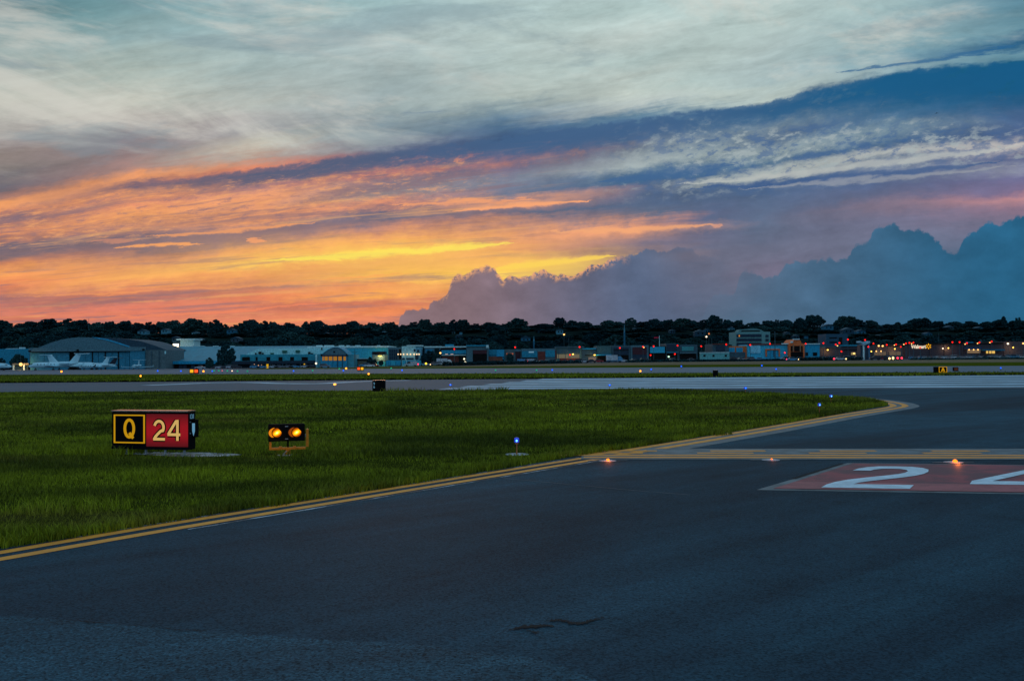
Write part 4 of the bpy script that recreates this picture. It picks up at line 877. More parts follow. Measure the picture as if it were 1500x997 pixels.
W_PALE = pm('pale_trim', (110, 160, 180)); W_DOOR = pm('hangar_door', (22, 80, 110)); W_DROOF = pm('slate_roof', (20, 42, 60)); W_GREEN = pm('green_box', (15, 60, 60))
W_LITO = emat('lit_orange_window', (0.75, 0.32, 0.04), 0.42); W_LITY = emat('lit_yellow_window', (1.0, 0.62, 0.14), 0.8); W_LITW = emat('lit_shop_wall', (0.30, 0.26, 0.17), 0.6)
L_WARM = emat('warm_lamp', (1.0, 0.50, 0.14), 2.4); L_WHITE = emat('white_lamp', (1.0, 0.75, 0.5), 2.5); L_RED = emat('red_beacon', (1.0, 0.012, 0.006), 2.2); L_AMB = emat('amber_wall_lamp', (1.0, 0.55, 0.08), 3.5)
M_POLE = pm('pole_steel', (30, 55, 70))

# low blue hangar, far left
b = building('low_hangar', 20, 470, 'low blue hangar at the far left edge beside the arched hangar', 'hangar', 'hangars across the field')
panel('roof', -60, 511.5, 43, 534.5, 470, 20, W_TEAL, b); panel('wall', -58, 534.5, 41, 543, 474, 14, W_BLK, b); panel('roof_edge', -60, 533.3, 43, 535, 469.6, 0.3, W_BLUE, b)
for x0, x1, y0 in ((8, 26, 510.2), (28, 33, 508.5)): panel('roof_vent', x0, y0, x1, 511.6, 472, 3, W_PALE, b)
# shed with the warm lamp in front of it
b = building('small_shed', 30, 440, 'small pale shed with a warm lamp, left of the arched hangar', 'shed')
panel('roof', 18, 532, 42, 534, 440, 6, W_BEIGE, b)
for x in (19.5, 35): panel('post', x - 0.9, 534, x + 0.9, 543.5, 440.2, 0.5, W_PALE, b)
panel('wall', 21, 534.2, 41, 543, 442, 3.5, W_DGREY, b)
o = MB().ball((0, 0, 0), 0.75, 10, 8).build('lamp', L_WARM, b, smooth=True); o.location = A(30.5, 533.5, 438.5) - b.location
plight('shed_lamp_glow', A(31, 535, 437), (1, 0.55, 0.2), 900, 0.4)

# large arched hangar
Y = 440
b = building('arched_hangar', 140, Y, 'large grey hangar with arched gable and tall sliding doors behind the jets', 'hangar', 'hangars across the field')
arch = [(44, 513.5), (58, 508), (75, 501.5), (90, 497.2), (103, 494.9), (115, 493.9), (128, 493.9), (140, 494.6), (152, 496.3), (165, 499.6), (180, 504.5), (190, 507.5), (212, 508.2), (212, 513.5)]
outline('gable', arch, Y, 1.2, W_GREY, b)
roofp = [(115, 493.9), (140, 494.6), (165, 499.6), (189, 507.7)]
outline('roof_edge', [(134, 493.6), (142, 494.2), (156, 496.4), (168, 499.8), (189, 506.8), (189, 508.4), (166, 501.2), (154, 497.6), (140, 495.2)], Y - 0.3, 0.5, W_BLUE, b)
outline('roof', [(120, 494.4), (150, 494.2), (185, 496.2), (206, 499.5), (226, 505.5), (243, 512.2), (212, 512.4), (190, 508)], Y + 25, 30, W_DROOF, b)
panel('lintel', 42, 509.5, 212, 513.6, Y - 0.8, 0.7, W_GREY, b); panel('door_track', 45, 513.8, 190, 515.2, Y - 0.5, 0.4, W_BLK, b)
panel('wall', 44, 513.6, 211, 543.5, Y + 1.4, 30, W_DGREY, b)
for x0, x1 in ((44.5, 65), (65.4, 82), (82.4, 101), (116, 125), (125.4, 134.5), (136, 144), (144.6, 153.2), (155, 164), (164.4, 172.6), (174.5, 183), (183.4, 189.5)): panel('sliding_door', x0, 515.2, x1, 543, Y + 0.5, 0.5, W_DOOR, b)
panel('door_opening', 101.2, 514.8, 115.8, 543, Y + 1.1, 0.2, W_BLK, b)
for x in (135.2, 154.1, 173.5): panel('door_post', x - 0.7, 515.2, x + 0.7, 543, Y + 0.2, 0.5, W_DARK, b)
panel('corner_wall', 190.2, 510, 211.5, 543.3, Y - 0.2, 1.3, W_DOOR, b)
panel('side_wing', 212.2, 512.5, 243.5, 543, Y + 1, 24, W_TAN, b)
for x in (222, 233): panel('downpipe', x - 0.5, 514, x + 0.5, 542, Y + 0.7, 0.25, W_DGREY, b)
panel('sign_plate', 241, 514, 243, 518, Y + 0.6, 0.3, W_WHITE, b)
for x, y in ((42.5, 513), (113, 511.5), (209.5, 510.5)): panel('floodlight', x - 1.2, y, x + 1.2, y + 2.6, Y - 1.8, 0.9, W_BLK, b)
# long blue roofed hangar
Y = 450
b = building('blue_roofed_hangar', 300, Y, 'long hangar under a broad sloping blue roof behind the dark tree', 'hangar', 'hangars across the field')
a0 = A(244, 531.5, Y); a1 = A(460, 531, Y); c0 = A(244, 507.6, Y + 60); c1 = A(475, 506.3, Y + 60)
mb = MB(); mb.v = [tuple(a0), tuple(a1), tuple(c1), tuple(c0), (a0.x, a0.y, a0.z - .4), (a1.x, a1.y, a1.z - .4), (c1.x, c1.y, a0.z - .4), (c0.x, c0.y, a0.z - .4)]
mb.f = [(0, 1, 2, 3), (4, 7, 6, 5), (0, 4, 5, 1), (1, 5, 6, 2), (2, 6, 7, 3), (3, 7, 4, 0)]; mb.build('roof', pm('blue_metal_roof', (4, 80, 108), 0.55, stretch=(4, 0.2, 1), scale=0.4), b, world=True)
panel('gutter', 244, 528.8, 460, 531.4, Y - 0.5, 0.4, W_BLUE, b)
panel('wall', 245, 532, 458, 543, Y + 1, 50, W_BLK, b)
for i, x in enumerate((250, 262, 268, 280, 292, 300, 312)): panel('window', x, 534.5, x + 5, 540, Y + 0.7, 0.2, W_NAVY, b)
for x in (248, 292, 312, 336): panel('skylight', x, 506.4, x + 6, 507.6, Y + 58, 3, W_PALE, b)
b = building('rooftop_block', 270, 520, 'pale box-shaped block rising behind the long blue roof', 'building')
panel('wall', 264, 497.5, 284.5, 512, 520, 10, pm('block_wall', (105, 155, 185)), b); panel('roof', 258, 496, 286, 498, 519, 12, W_PALE, b); panel('side_wall', 253, 499, 263.8, 512, 521, 9, W_DGREY, b)
fl = building('floodlight', 257, 515, 'bright white floodlight on a short mast left of the pale rooftop block', 'floodlight')
panel('mast', 256.3, 506, 257.6, 522, 515, 0.4, M_POLE, fl)
o = panel('lamp', 253.4, 503.6, 261.2, 508.4, 513.5, 0.6, emat('floodlight_lamp', (1.0, 0.80, 0.52), 5.0), fl)
# white roofed terminal office
Y = 432
b = building('terminal_office', 415, Y, 'two-storey terminal with a curved white roof, square windows and dark awning', 'building')
outline('roof', [(359.5, 519.6), (364, 516.8), (370, 513.8), (376, 511.2), (384, 510.2), (480, 509.3), (480, 519.0)], Y + 2, 10, W_WROOF, b)
panel('wall', 352, 519.4, 472, 543, Y + 1, 14, pm('terminal_wall', (18, 92, 118)), b)
for x0, x1 in ((354.7, 366), (374.5, 377.3), (390.2, 395.8), (408, 413.7), (425, 430.5), (441.8, 450.8), (462, 464.5)): panel('window', x0, 522.7, x1, 528, Y + 0.85, 0.3, W_BLK, b)
panel('awning', 340, 528.8, 462, 532.2, Y - 2.5, 3.3, pm('awning_dark', (10, 26, 42)), b)
panel('shop_glazing', 342, 532.4, 462, 542.5, Y + 0.8, 0.15, pm('dim_glazing', (12, 26, 38)), b)
for x in (371, 389, 396, 414, 419, 440, 460): panel('post', x - 0.7, 532.3, x + 0.7, 543, Y - 2, 0.4, W_DGREY, b)
for x, y0, w in ((378.5, 514.8, 4), (396, 516.5, 4.5), (413.5, 513.2, 6.5), (432.8, 512.8, 6), (451.3, 515.2, 3), (455, 517, 3.5), (373.5, 516.5, 1.6), (384, 516.6, 1.6), (470.5, 509, 1.2)): panel('roof_unit', x, y0, x + w, y0 + 3.6, Y + 1.2, 1.6, W_GREEN if w > 4 else W_DARK, b)
for x, y in ((372.5, 533.5), (375.5, 535), (378.5, 535), (383, 534.6)):
    o = MB().ball((0, 0, 0), 0.2, 6, 4).build('lamp', emat('dim_warm_lamp', (1.0, 0.5, 0.25), 1.2), b); o.location = A(x, y, Y + 0.5) - b.location
for x0, x1, y0, y1 in ((390.2, 393.2, 533, 540), (444.8, 446.8, 532.3, 536)): panel('glow_painted_banner', x0, y0, x1, y1, Y - 2.6, 0.15, emat('glow_painted_banner', (0.75, 0.42, 0.01), 0.8), b)  # the banners' brightness is painted in as a glow of their own
# small arched hangar with lit windows
Y = 428
b = building('arched_hangar', 492, Y, 'small arched hangar with a row of lit orange windows', 'hangar', 'hangars across the field')
outline('gable', [(471, 519.6), (475, 516.3), (480, 512.8), (486, 509.8), (490, 508.8), (495, 509.0), (500, 511.2), (505, 515.2), (508.5, 519.4)], Y, 1.2, W_GREY, b)
outline('roof_edge', [(469.8, 520), (474.5, 515.7), (479.8, 512), (486, 509.1), (490, 508), (495, 508.2), (500.4, 510.5), (505.8, 514.8), (509.5, 519.6), (508.5, 519.4), (505, 515.2), (500, 511.2), (495, 509), (490, 508.8), (486, 509.8), (480, 512.8), (475, 516.3), (471, 519.6)], Y - 0.3, 14, W_TEAL, b)
panel('wall', 463.5, 519.5, 518, 541.5, Y + 1.3, 16, pm('small_hangar_wall', (35, 95, 118)), b)
panel('vent', 488.3, 514, 490.8, 516.4, Y - 0.15, 0.12, W_DARK, b); panel('lintel', 470, 519.7, 508.6, 521.6, Y, 1.2, W_NAVY, b)
for x0, x1 in ((470.2, 480.5), (480.9, 487.2), (487.6, 494.2), (494.6, 501.2), (501.6, 508.3)): panel('sliding_door', x0, 521.7, x1, 541, Y + 0.4, 0.5, pm('small_hangar_door', (16, 92, 130)), b)
for x0, x1 in ((472.3, 474.2), (475.3, 480), (481.4, 486.8), (488.4, 493.6), (495.6, 500.6), (503.2, 506.6)): panel('window', x0, 522, x1, 527.8, Y + 0.25, 0.12, W_LITO, b)
for x in (494.4, 501.4): panel('door_post', x - 0.5, 521.7, x + 0.5, 541, Y + 0.1, 0.2, W_NAVY, b)
for x in (470.3, 507.8): panel('floodlight', x - 0.8, 518, x + 0.8, 520, Y - 1, 0.7, W_BLK, b)
panel('pilaster', 462, 519, 464.6, 541, Y + 0.8, 0.4, W_WHITE, b)
# long pale hangar
Y = 455
b = building('long_hangar', 545, Y, 'long pale blue hangar right of the small arched hangar', 'hangar', 'hangars across the field')
panel('wall', 500, 508.5, 569, 540, Y, 20, W_PBLUE, b); panel('roof', 450, 507.2, 569.5, 508.7, Y - 0.5, 30, W_PALE, b); panel('opening', 545, 515, 566, 519, Y - 0.15, 0.1, W_DARK, b); panel('recess', 545, 519.6, 568, 529, Y - 0.12, 0.1, W_GREY, b)
for x, w in ((457, 3), (463, 8), (475, 9), (484, 4), (496, 7), (507, 5), (513, 3), (520, 7), (552, 4)): panel('roof_unit', x, 505.6, x + w, 507.2, Y + 8, 3, W_PALE if w > 3 else W_DGREY, b)
o = MB().ball((0, 0, 0), 0.5, 8, 6, 0.5).build('lamp', L_AMB, b); o.location = A(556.5, 521.2, Y - 1) - b.location; o.scale = (2.0, 1, 0.8)
plight('hangar_lamp_glow', A(557, 522.5, Y - 1.6), (1, 0.6, 0.25), 500, 0.4)
for x0, x1 in ((524, 539),): 
    s_b = building('flat_shed', 531, 440, 'flat-roofed shed with beige wall right of the arched hangar', 'shed'); panel('wall', 524, 527.5, 539.4, 537.5, 440, 5, W_BEIGE, s_b); panel('roof', 517, 525.6, 540, 527.4, 439, 7, W_DARK, s_b); panel('roof_edge', 517, 524.8, 540, 525.6, 439, 7, W_PALE, s_b)
# glazed block and white block with lamps
Y = 448
b = building('glazed_building', 577, Y, 'dark glazed stair block between the long hangar and the white block', 'building')
panel('wall', 568.5, 508.5, 588, 541, Y, 14, W_GREY, b)
for i in range(4):
    for j in range(3): panel('window', 570 + i * 3.2, 511.5 + j * 5.2, 572.8 + i * 3.2, 516.2 + j * 5.2, Y - 0.15, 0.1, W_NAVY, b)
panel('window', 584, 511, 588, 526, Y - 0.15, 0.1, W_DARK, b)
b = building('white_block', 602, Y, 'tall white block with a row of warm lamps across its front', 'building')
panel('wall', 588.4, 507, 609, 541, Y - 1, 14, W_WHITE, b); panel('wall', 609, 508, 616, 541, Y - 0.8, 12, pm('white_block_side', (60, 110, 140)), b); panel('roof', 595.5, 505.3, 616, 507, Y - 1.3, 15, W_PALE, b)
for x in (583.2, 587, 591.3, 596.5, 601.3, 606.5, 610.5, 613.9):
    o = MB().ball((0, 0, 0), 0.33, 8, 6).build('lamp', emat('wall_lamp', (1.0, 0.66, 0.34), 1.6), b); o.location = A(x, 518.7, Y - 1.7) - b.location
for x0, y0, x1, y1 in ((606, 511, 608.5, 515), (611, 512, 614, 516), (589, 524, 593, 527), (595, 524, 606, 526.6), (608, 520, 613, 526)): panel('window', x0, y0, x1, y1, Y - 1.2, 0.15, W_NAVY, b)
b = building('blue_hoarding', 590, 430, 'low bright blue container row before the white block', 'containers')
for i, (x0, x1) in enumerate(((565, 572), (572.4, 579), (579.4, 586.5), (589, 593.8), (596, 604), (604.4, 616))): panel('container', x0, 527.8, x1, 534.6, 430, 3, W_BLUE if i % 2 == 0 else W_PBLUE, b)
# pale building behind the trees and blue fronted shop
Y = 455
b = building('office_building', 634, Y, 'pale low office half hidden behind two dark trees', 'building')
panel('wall', 622, 509, 645, 541, Y, 12, pm('pale_office', (45, 85, 115)), b); panel('roof', 621, 507, 646, 509, Y - 0.6, 14, W_PALE, b)
for x in (624.5, 629.5): panel('window', x, 512, x + 4, 514.8, Y - 0.15, 0.1, W_BLUE, b)
panel('window', 636.5, 510, 643.5, 526, Y - 0.15, 0.1, W_DARK, b)
Y = 445
b = building('shop', 664, Y, 'low brick shop under a broad bright blue fascia', 'shop', 'shops beyond the airfield')
panel('wall', 645.5, 509, 683, 541, Y, 16, W_DARK, b); panel('roof', 645, 507.2, 683.5, 509.4, Y + 1, 14, W_PALE, b); panel('roof_unit', 652, 504.3, 664, 507.2, Y + 4, 5, W_TEAL, b)
panel('fascia', 646.5, 512.8, 683, 518, Y - 1.4, 1.3, W_BLUE, b); panel('fascia_trim', 646.5, 519.4, 683, 520.4, Y - 1.5, 0.4, W_PALE, b); panel('brick_wall', 648, 521.5, 672, 536, Y - 0.3, 0.3, W_RED, b)
for x in (654, 662):
    panel('fascia_light', x - 2, 518.2, x + 2, 518.9, Y - 1.6, 0.15, emat('pink_sign_glow', (1, 0.55, 0.4), 0.7), b)
for x, y in ((680, 525.5), (681.5, 530)):
    o = MB().ball((0, 0, 0), 0.4, 6, 5).build('lamp', emat('pale_lamp', (0.9, 0.85, 0.6), 2.0), b); o.location = A(x, y, Y - 1) - b.location
# the parade of shops
def shop(px0, px1, top, label, wallm, parts, Y=440, base=540):
    b = building('shop', (px0 + px1) / 2, Y, label, 'shop', 'shops beyond the airfield'); panel('wall', px0, top, px1, base, Y, 18, wallm, b)
    for nm, x0, y0, x1, y1, m_, pr in parts: panel(nm, x0, y0, x1, y1, Y - pr, max(0.1, pr - 0.02), m_, b)
    return b
shop(683.5, 715.5, 507, 'grey shop front with a large dark red opening', W_GREY, [('roof_edge', 683, 505.2, 716, 507, W_TEAL, 0.8), ('dark_opening', 692.5, 512.5, 713.3, 531, W_BLK, 0.2), ('shutter', 692.8, 512.6, 713, 518, W_MAROON, 0.4), ('trim', 712, 505.4, 715.8, 509.4, W_PALE, 1.2)])
shop(715.6, 739, 512, 'shop with two bright blue boxes over a rusty band', W_TEAL, [('fascia', 716, 512.4, 727, 519.5, W_TEAL, 0.5), ('fascia', 727.2, 512.4, 738.6, 522, W_BLUE, 0.7), ('rusty_band', 712, 522, 736, 528, pm('rust', (70, 45, 40)), 0.3), ('glazing', 717, 526, 738, 536, W_BLK, 0.2)], Y=443)
shop(739.2, 764, 511.5, 'grey shop with a maroon shutter left of the blue panel shop', W_TAN, [('maroon_shutter', 755, 515, 762.5, 532, W_MAROON, 0.3), ('lit_sign', 742, 517, 752, 519, emat('dim_red_sign', (0.5, 0.14, 0.08), 0.6), 0.4), ('glazing', 742, 522, 752, 533, W_DARK, 0.2), ('fascia', 753, 512, 764, 514.6, W_GREY, 0.4)], Y=446)
shop(764.2, 815, 510.5, 'wide shop with two square blue panels and red brick piers', W_GREY, [('blue_panel', 764.4, 514, 787, 523, W_TEAL, 0.5), ('brick_pier', 788, 514.8, 798.8, 528, W_RED, 0.3), ('blue_panel', 799, 512.6, 813, 522.6, W_TEAL, 0.5), ('brick_pier', 813.3, 513, 815, 526, W_RED, 0.3), ('lit_emblem', 774.5, 514.6, 782, 516.4, emat('cool_sign', (0.25, 0.5, 0.7), 0.5), 0.7), ('glazing', 765, 524, 787, 536, W_BLK, 0.2)])
shop(815.2, 852, 509, 'beige shop front with light painted on its wall beside tall lamp posts', pm('shop_teal_grey', (48, 78, 86)), [('glow_painted_wall', 816, 518.8, 849, 524.4, emat('glow_painted_cream', (0.17, 0.15, 0.10), 0.75), 0.3), ('red_band', 820, 524.5, 850, 527.8, W_RED, 0.4), ('fascia', 817, 511, 848, 517.5, W_DGREY, 0.5), ('roof_edge', 812, 507.4, 856, 509.2, W_DGREY, 0.7)])  # light on the front is put into the wall's own glow
shop(852.2, 874, 510, 'grey shop front with one yellow lamp over its lit wall', W_DGREY, [('roof_edge', 853, 509.8, 873.4, 511.4, W_BLUE, 0.8), ('glow_painted_wall', 862, 523, 873, 528, emat('glow_painted_pink', (0.20, 0.15, 0.12), 0.7), 0.3), ('trim', 857, 519.6, 874, 520.6, W_DARK, 0.4)])  # pool of lamplight painted as a faintly glowing wall strip
shop(874.2, 896, 506.5, 'plain grey shop with a dark glazed ground floor', pm('shop_slate', (32, 62, 74)), [('canopy', 873, 519, 896, 520.4, W_BLUE, 1.6), ('glazing', 874.8, 520.6, 895, 532, W_BLK, 0.2)])
shop(896.2, 923.5, 505.8, 'shop framed in slate around a wide navy panel', W_DGREY, [('navy_panel', 899, 509, 921, 519.5, W_NAVY, 0.3), ('panel_trim', 899, 512, 921, 513, W_DARK, 0.5), ('glazing', 899, 520, 921, 530, W_BLK, 0.2)])
shop(923.7, 950.5, 505.6, 'shop framed in slate around a maroon black opening', W_GREY, [('maroon_panel', 926.5, 508.5, 947.5, 519, W_MAROON, 0.3), ('glazing', 926.5, 519.2, 947.5, 529, W_NAVY, 0.2)])
shop(950.7, 975.5, 507, 'shop with a bright pale blue sign band', W_DARK, [('blue_band', 952.3, 508, 974, 516.6, pm('bright_blue_band', (20, 110, 150)), 0.6), ('glazing', 952, 518, 974, 528, W_BLK, 0.2)])
shop(975.7, 995, 502.8, 'taller shop tower clad in navy beside the pale blue band', W_DGREY, [('navy_panel', 977, 504, 993.5, 514.6, W_NAVY, 0.3), ('sill', 976.5, 515.2, 993.8, 516.4, W_TEAL, 0.5), ('dark_opening', 977, 517, 993.5, 528, W_BLK, 0.2)])
shop(995.2, 1022, 504.6, 'last slate shop of the parade with a pale green sign', W_DGREY, [('green_panel', 999, 507.6, 1016, 513.6, pm('green_blue_panel', (35, 95, 110)), 0.5), ('canopy', 996, 516, 1020, 517.4, W_GREY, 1.2), ('glazing', 996, 518, 1020, 528, W_BLK, 0.2)])
# white site trailer
b = building('site_trailer', 1047, 395, 'long white site trailer with three small dark windows', 'trailer')
panel('body', 1027, 516.5, 1068.6, 526.2, 395, 3, pm('trailer_white', (55, 110, 125)), b)
for x in (1030.4, 1043.6, 1061.6): panel('window', x, 519.4, x + 3.2, 522.2, 394.9, 0.08, W_BLK, b)
panel('skirt', 1027.5, 526.4, 1068, 529, 395.2, 2.6, W_BLK, b); panel('roof', 1026.6, 515.9, 1069, 516.5, 394.8, 3.3, W_PALE, b)
shop(1044, 1067.5, 503.6, 'small dark shop with a thin red roof line behind the trailer', W_DGREY, [('red_edge', 1044, 503.2, 1067.8, 504.3, W_RED, 0.6), ('dark_panel', 1049, 506, 1062, 514, W_NAVY, 0.3)])
shop(1067.8, 1095, 507, 'orange brick shop with two blue windows', W_ORANGE, [('blue_window', 1067.6, 509, 1076.4, 515.4, W_BLUE, 0.4), ('blue_window', 1078.6, 509, 1088, 515.4, W_BLUE, 0.4), ('base_wall', 1068, 516, 1092, 524, W_DGREY, 0.3)], Y=442)
shop(1095.3, 1155, 504.6, 'large blue white store with an orange framed doorway', pm('store_blue_white', (30, 115, 155)), [('roof_edge', 1095, 503.4, 1155.4, 504.9, W_RED, 0.6), ('white_bay', 1099, 506, 1114, 517, pm('store_white_bay', (75, 130, 165)), 0.4), ('orange_frame', 1121.6, 510.8, 1142.6, 512.4, W_ORANGE, 0.8), ('orange_frame', 1121.6, 512.5, 1123.4, 522, W_ORANGE, 0.8), ('orange_frame', 1140.8, 512.5, 1142.6, 522, W_ORANGE, 0.8), ('glazed_door', 1123.6, 512.6, 1140.6, 523, W_BLUE, 0.3), ('door_post', 1133, 512.7, 1134.4, 523, W_NAVY, 0.4), ('white_roof', 1145, 502.6, 1155, 504.2, W_PALE, 1.0)])
b = building('shop_tower', 1166, 438, 'orange brick gabled shop front with a stepped pale cornice', 'shop', 'shops beyond the airfield')
outline('wall', [(1155.4, 540), (1155.4, 503.6), (1160, 502.2), (1162.8, 498.4), (1165, 497), (1170.5, 497), (1173, 499.4), (1174, 502.4), (1178.6, 503.6), (1178.6, 540)], 438, 14, W_ORANGE, b)
panel('cornice', 1158.6, 499.6, 1162, 501.8, 437.4, 1, W_PALE, b); panel('cornice', 1162, 496, 1171.4, 497.4, 437.4, 1, W_PALE, b)
for x0, x1 in ((1158.4, 1161), (1163.4, 1171.4), (1173.6, 1176)): panel('window', x0, 506.4, x1, 514.6, 437.8, 0.15, W_BLK, b)
panel('dark_opening', 1158.4, 515.2, 1176.6, 523, 437.8, 0.15, W_BLK, b)
for x in (1162.2, 1172.4): panel('pilaster', x - 0.5, 504.6, x + 0.5, 515, 437.6, 0.35, W_BEIGE, b)
shop(1178.8, 1201, 504, 'plain bright blue shop end with two black openings', pm('shop_end_blue', (10, 98, 140)), [('opening', 1179.6, 516, 1183.6, 521, W_BLK, 0.3), ('opening', 1191, 516, 1197, 521, W_BLK, 0.3), ('roof_edge', 1178.6, 503, 1201.4, 504.1, W_PALE, 0.6)], Y=439)
shop(1201.3, 1232, 508.5, 'low brown brick wall with one amber lamp right of the blue shop end', W_BRICK2, [('roof_edge', 1201.3, 508, 1232, 509, W_DGREY, 0.5), ('lower_wall', 1202, 520, 1226, 526, W_BRICK, 0.3)], Y=460)
b = building('grey_block', 1220, 520, 'dim blue grey block with dark window bands behind the brick wall', 'building')
panel('wall', 1210, 489, 1242, 512, 520, 14, pm('dim_block', (16, 48, 72)), b)
for y in (493.8, 500.4): panel('window_band', 1215, y, 1226, y + 1.6, 519.8, 0.15, W_BLK, b)
panel('window_band', 1229, 494, 1234, 506, 519.8, 0.15, W_DARK, b)
b = building('brick_store', 1246, 470, 'dark brick store wing with a pale roof edge left of the pylon', 'shop', 'shops beyond the airfield')
panel('wall', 1232, 506.5, 1262, 535, 470, 24, W_BRICK, b); panel('roof_edge', 1231.6, 504.8, 1262, 506.7, 469.3, 1, W_TEAL, b); panel('band', 1236, 512, 1261, 513, 469.8, 0.2, W_DARK, b)
for x in (1248.5, 1252, 1258.2): panel('lit_window', x - 1.6, 516.2, x + 1.6, 519.6, 469.8, 0.15, emat('dim_yellow_window', (0.5, 0.38, 0.16), 0.6), b)
# pylon
b = building('sign_pylon', 1267, 425, 'tall white pylon with a V-shaped top beside the car park', 'pylon')
outline('top', [(1260, 501.5), (1260.5, 499.2), (1266.8, 501.4), (1274.4, 499.4), (1274.8, 502), (1266.8, 505.4)], 424, 5, pm('pylon_white', (80, 120, 150)), b)
panel('shaft', 1264, 503.4, 1266.6, 528, 424.6, 4, W_PALE, b); panel('wall', 1260.2, 505, 1263.8, 528, 425, 4, W_NAVY, b); panel('wall', 1266.8, 505.6, 1271.6, 528, 425.2, 3.4, W_NAVY, b); panel('shaft', 1271.8, 502.8, 1274.6, 528, 425, 3.6, pm('pylon_side', (35, 70, 105)), b)
# the long brick store with its lit sign
Y = 478
b = building('superstore', 1390, Y, 'long low dark brick superstore with a lit white sign and sun emblem', 'store')
panel('wall', 1284, 506.4, 1325, 535, Y + 1, 40, W_BRICK2, b); panel('wall', 1325.2, 503.4, 1470, 535, Y, 44, W_BRICK, b); panel('wall', 1470.2, 500, 1640, 535, Y + 1.5, 42, W_BRICK2, b)
panel('roof_edge', 1284, 505.6, 1325, 506.6, Y + 0.4, 0.5, W_DARK, b); panel('roof_edge', 1325, 502.7, 1470.4, 503.6, Y - 0.6, 0.5, W_DARK, b)
panel('glow_painted_wall', 1281, 515.2, 1298, 520, Y + 0.6, 0.3, emat('glow_painted_brown', (0.14, 0.10, 0.07), 0.8), b); panel('glow_painted_wall', 1303, 515, 1320, 520, Y + 0.6, 0.3, _mc['glow_painted_brown'], b)  # light under the wall lamps painted as self-glowing wall strips
panel('entrance_canopy', 1416, 508.6, 1438, 511, Y - 3, 2.9, pm('canopy_blue', (10, 40, 80)), b); panel('entrance_wall', 1417, 511.8, 1436, 517, Y - 0.4, 0.3, emat('glow_painted_entrance', (0.26, 0.17, 0.10), 0.7), b)  # lamplight at the entrance is put into the wall's emission
panel('canopy', 1440, 511.4, 1472, 513.4, Y - 3, 2.9, pm('canopy_teal', (15, 70, 100)), b); panel('roof_unit', 1418, 500.8, 1426, 503, Y + 8, 3, W_BLUE, b); panel('roof_unit', 1436.5, 497.4, 1438.5, 503, Y + 8, 1, W_DGREY, b)
for x0, x1 in ((1445, 1447.6), (1449.4, 1452), (1452.6, 1457.4)): panel('lit_window', x0, 513.8, x1, 517.4, Y - 0.5, 0.3, W_LITY, b)
for x in (1363, 1384, 1410): panel('pilaster', x - 0.6, 503.8, x + 0.6, 522, Y - 0.4, 0.35, W_BRICK2, b)
p0 = A(1335.2, 511, Y - 0.9); p1 = A(1356.8, 504, Y - 0.9); wtxt = p1.x - p0.x
M_SIGNW = emat('white_sign_letters', (1.0, 0.84, 0.62), 0.85)
t_ = text_mesh('sign_letters', 'Walmart', 2.5, 1.0, 0.12, M_SIGNW, b, (0, 0, 0), offset=0.06)
wx = max(v.co.x for v in t_.data.vertices) * 2
for v in t_.data.vertices: v.co.x *= wtxt / wx
t_.location = Vector(((p0.x + p1.x) / 2, Y - 0.5, A(1346, 510.2, Y).z)) - b.location
sc0 = A(1360.2, 507, Y - 0.6) - b.location; spk = MB()
for k in range(6):
    a = R(90 + 60 * k); c, s = math.cos(a), math.sin(a); n_ = Vector((-s, 0, c)); d = Vector((c, 0, s))
    r0, r1 = 0.45, 1.25; q = [d * r0 + n_ * 0.10, d * r1 + n_ * 0.24, d * (r1 + 0.1), d * r1 - n_ * 0.24, d * r0 - n_ * 0.10]
    so_ = MB().prism_y([(p.x, p.z) for p in q], -0.12, 0.12).build('sun_ray', emat('sun_emblem', (1.0, 0.45, 0.01), 1.1), b); so_.location = sc0
for x, y, m_ in ((1276.4, 514.6, L_AMB), (1283.6, 514.2, L_WARM), (1290.6, 514.2, L_WARM), (1310.8, 510.8, L_AMB), (1389.2, 509.6, L_AMB), (1381.2, 510.2, L_WHITE), (1419.6, 512, L_WARM), (1426.2, 512, L_WARM), (1432.6, 512, L_WARM), (1484.2, 508.8, L_AMB)):
    o = MB().ball((0, 0, 0), 0.34, 8, 6).build('wall_lamp', m_, b, smooth=True); o.location = A(x, y, Y - 1.3) - b.location
for x, y in ((1389, 510.5), (1484, 509.8), (1311, 512), (1287, 516)): plight('store_lamp_glow', A(x, y, Y - 2.0), (1, 0.62, 0.3), 260, 0.3)
for x, y, Y_, lab in ((1212.5, 512.4, 458, 0), (871, 519.8, 438, 0), (839.3, 518.6, 437, 0)):
    bb_ = building('wall_lamp', x, Y_, 'amber wall lamp on ' + ('the lit front left of ' if x < 850 else 'the wall right of ' if x < 900 else '') + landmark(x), 'lamp'); o = MB().ball((0, 0, 0), 0.45, 8, 6, 0.6).build('lamp', L_AMB, bb_); o.location = A(x, y, Y_) - bb_.location; panel('bracket', x - 0.4, y - 0.9, x + 0.4, y - 0.3, Y_ + 0.3, 1.5, W_DARK, bb_)
    plight('wall_lamp_glow', A(x, y + 1.5, Y_ - 0.6), (1, 0.6, 0.25), 200, 0.3)

